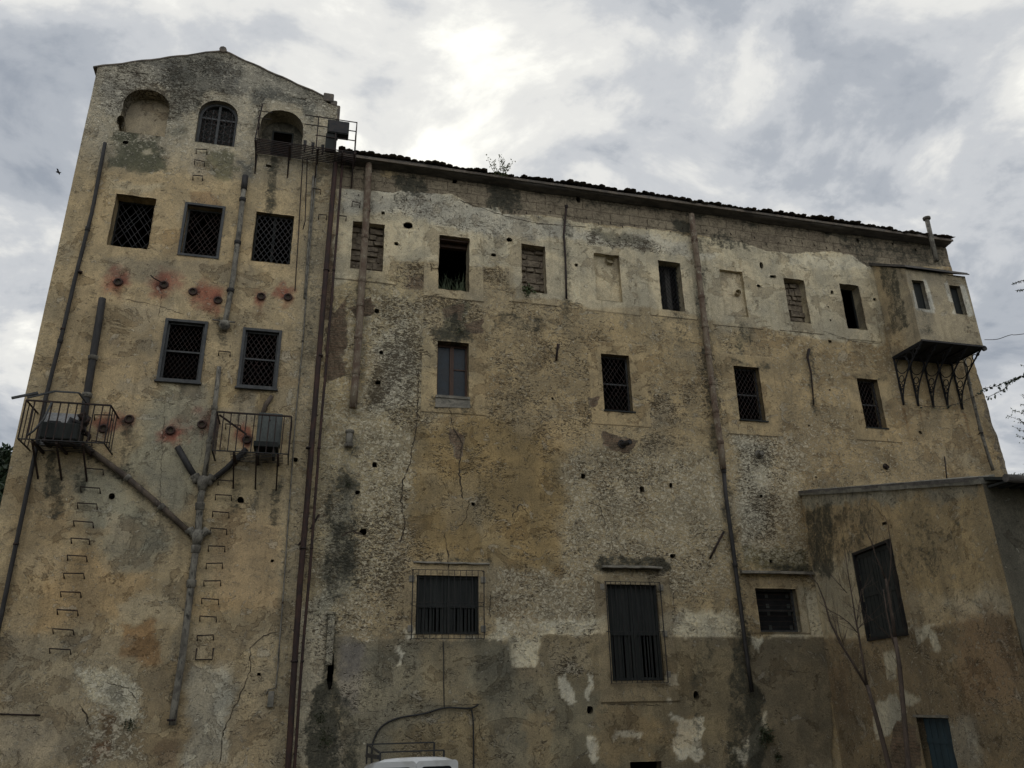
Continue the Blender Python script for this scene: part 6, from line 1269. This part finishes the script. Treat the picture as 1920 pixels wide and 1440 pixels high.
cr_ = thing('creeper', 'leafy creeper reaching across the gap to the right corner of the wall under the oriel', 'creeper', tuple(px3(1960, 700, -1.6))); ms, ml_ = MB(), MB()
def creep(pts, dens, size, seed):
    rr = random.Random(seed); P = [px3(*p) for p in pts]; ms.tube(P, .008, 5)
    for a, b_ in zip(P[:-1], P[1:]):
        for k in range(int((b_ - a).length * dens)): p_ = a.lerp(b_, rr.random()) + rdir(rr) * .04; leafquad(ml_, p_, rdir(rr) + Vector((0, 0, -.7)), size * rr.uniform(.6, 1.3), size * .6, rr)
creep([(2060, 660, -2.4), (1960, 690, -1.8), (1920, 704, -1.5), (1895, 712, -1.3), (1868, 724, -1.1), (1845, 728, -.9)], 46, .12, 1); creep([(1905, 708, -1.4), (1880, 732, -1.2), (1862, 740, -1.0), (1852, 745, -.9)], 34, .10, 2)
creep([(1848, 727, -.9), (1835, 740, -.3), (1815, 748, -.12), (1795, 757, -.1), (1770, 762, -.08), (1735, 762, -.07), (1725, 760, -.06)], 26, .06, 3)
ms.build('stems', MT['bark'], cr_); ml_.build('leaves', MT['conifer'], cr_)
rr = random.Random(99); sb = px3(2040, 900, -3.); shr = thing('leafy_bush', 'airy bush of thin twigs at the right edge beside the wall corner', 'bush', (sb.x, -3., 0)); ms, ml_ = MB(), MB()
ms.tube([(sb.x, -3, 0), (sb.x - .1, -3, 4), tuple(px3(2020, 780, -3))], [.08, .06, .03], 6)
for (tx, ty) in [(1888, 778), (1898, 768), (1912, 757), (1900, 800), (1908, 815), (1910, 790), (1916, 770), (1918, 830), (1912, 740), (1914, 683), (1925, 720), (1930, 850), (1905, 897), (1912, 905), (1900, 890), (1922, 895), (1935, 800), (1930, 760), (1918, 870)]:
    a = px3(2020, min(900, ty + 60), -3); t_ = px3(tx, ty, -3); md = a.lerp(t_, .6) + Vector((rr.uniform(-.05, .05), 0, rr.uniform(.0, .1))); ms.tube([a, md, t_], [.02, .01, .003], 4)
    for k in range(34): f = rr.random() ** .6; p_ = md.lerp(t_, f) + rdir(rr) * .07 * rr.random(); leafquad(ml_, p_, rdir(rr) + Vector((0, 0, -.4)), rr.uniform(.03, .065), .03, rr)
for k in range(26):
    c0 = Vector((sb.x + .1 + rr.uniform(-.2, .9), -3 + rr.uniform(-.8, .8), rr.uniform(.6, 8.2)))
    for j in range(90): p_ = c0 + rdir(rr) * .5 * rr.random() ** .5; leafquad(ml_, p_, rdir(rr) + Vector((0, 0, -.4)), rr.uniform(.05, .10), .05, rr)
ms.build('twigs', MT['bark'], shr); ml_.build('leaves', MT['leaf'], shr)
# row of unseen trees added behind the viewpoint to shade the foot of the wall
for k in range(11):
    tree('unseen tall leafy tree added behind the viewpoint to shade the long building', (-17 + k * 4.3 + R.uniform(-.6, .6), -27 + R.uniform(-1, 1), 0), R.uniform(14.0, 16.5), 3.6, 200 + k, 46, .75, 'leaf', per=34, lo=.04, group='unseen trees added for shade')
# bird
o = thing('bird', 'small dark bird flying left of the tower', 'bird', tuple(px3(109, 323, -6))); b_ = px3(109, 323, -6); m = MB(); m.tube([b_ + Vector((-.035, 0, .008)), b_ + Vector((-.015, 0, .002)), b_ + Vector((.02, 0, 0)), b_ + Vector((.045, 0, .005))], [.003, .013, .011, .003], 7); m.build('body', MT['rubber'], o)
for s in (-1, 1): m = MB(); m.add([b_ + Vector((-.012, 0, .004)), b_ + Vector((.018, 0, .004)), b_ + Vector((.012, s * .06, .02)), b_ + Vector((-.004, s * .09, .012))], [(0, 1, 2, 3)]); m.build('wing', MT['rubber'], o)
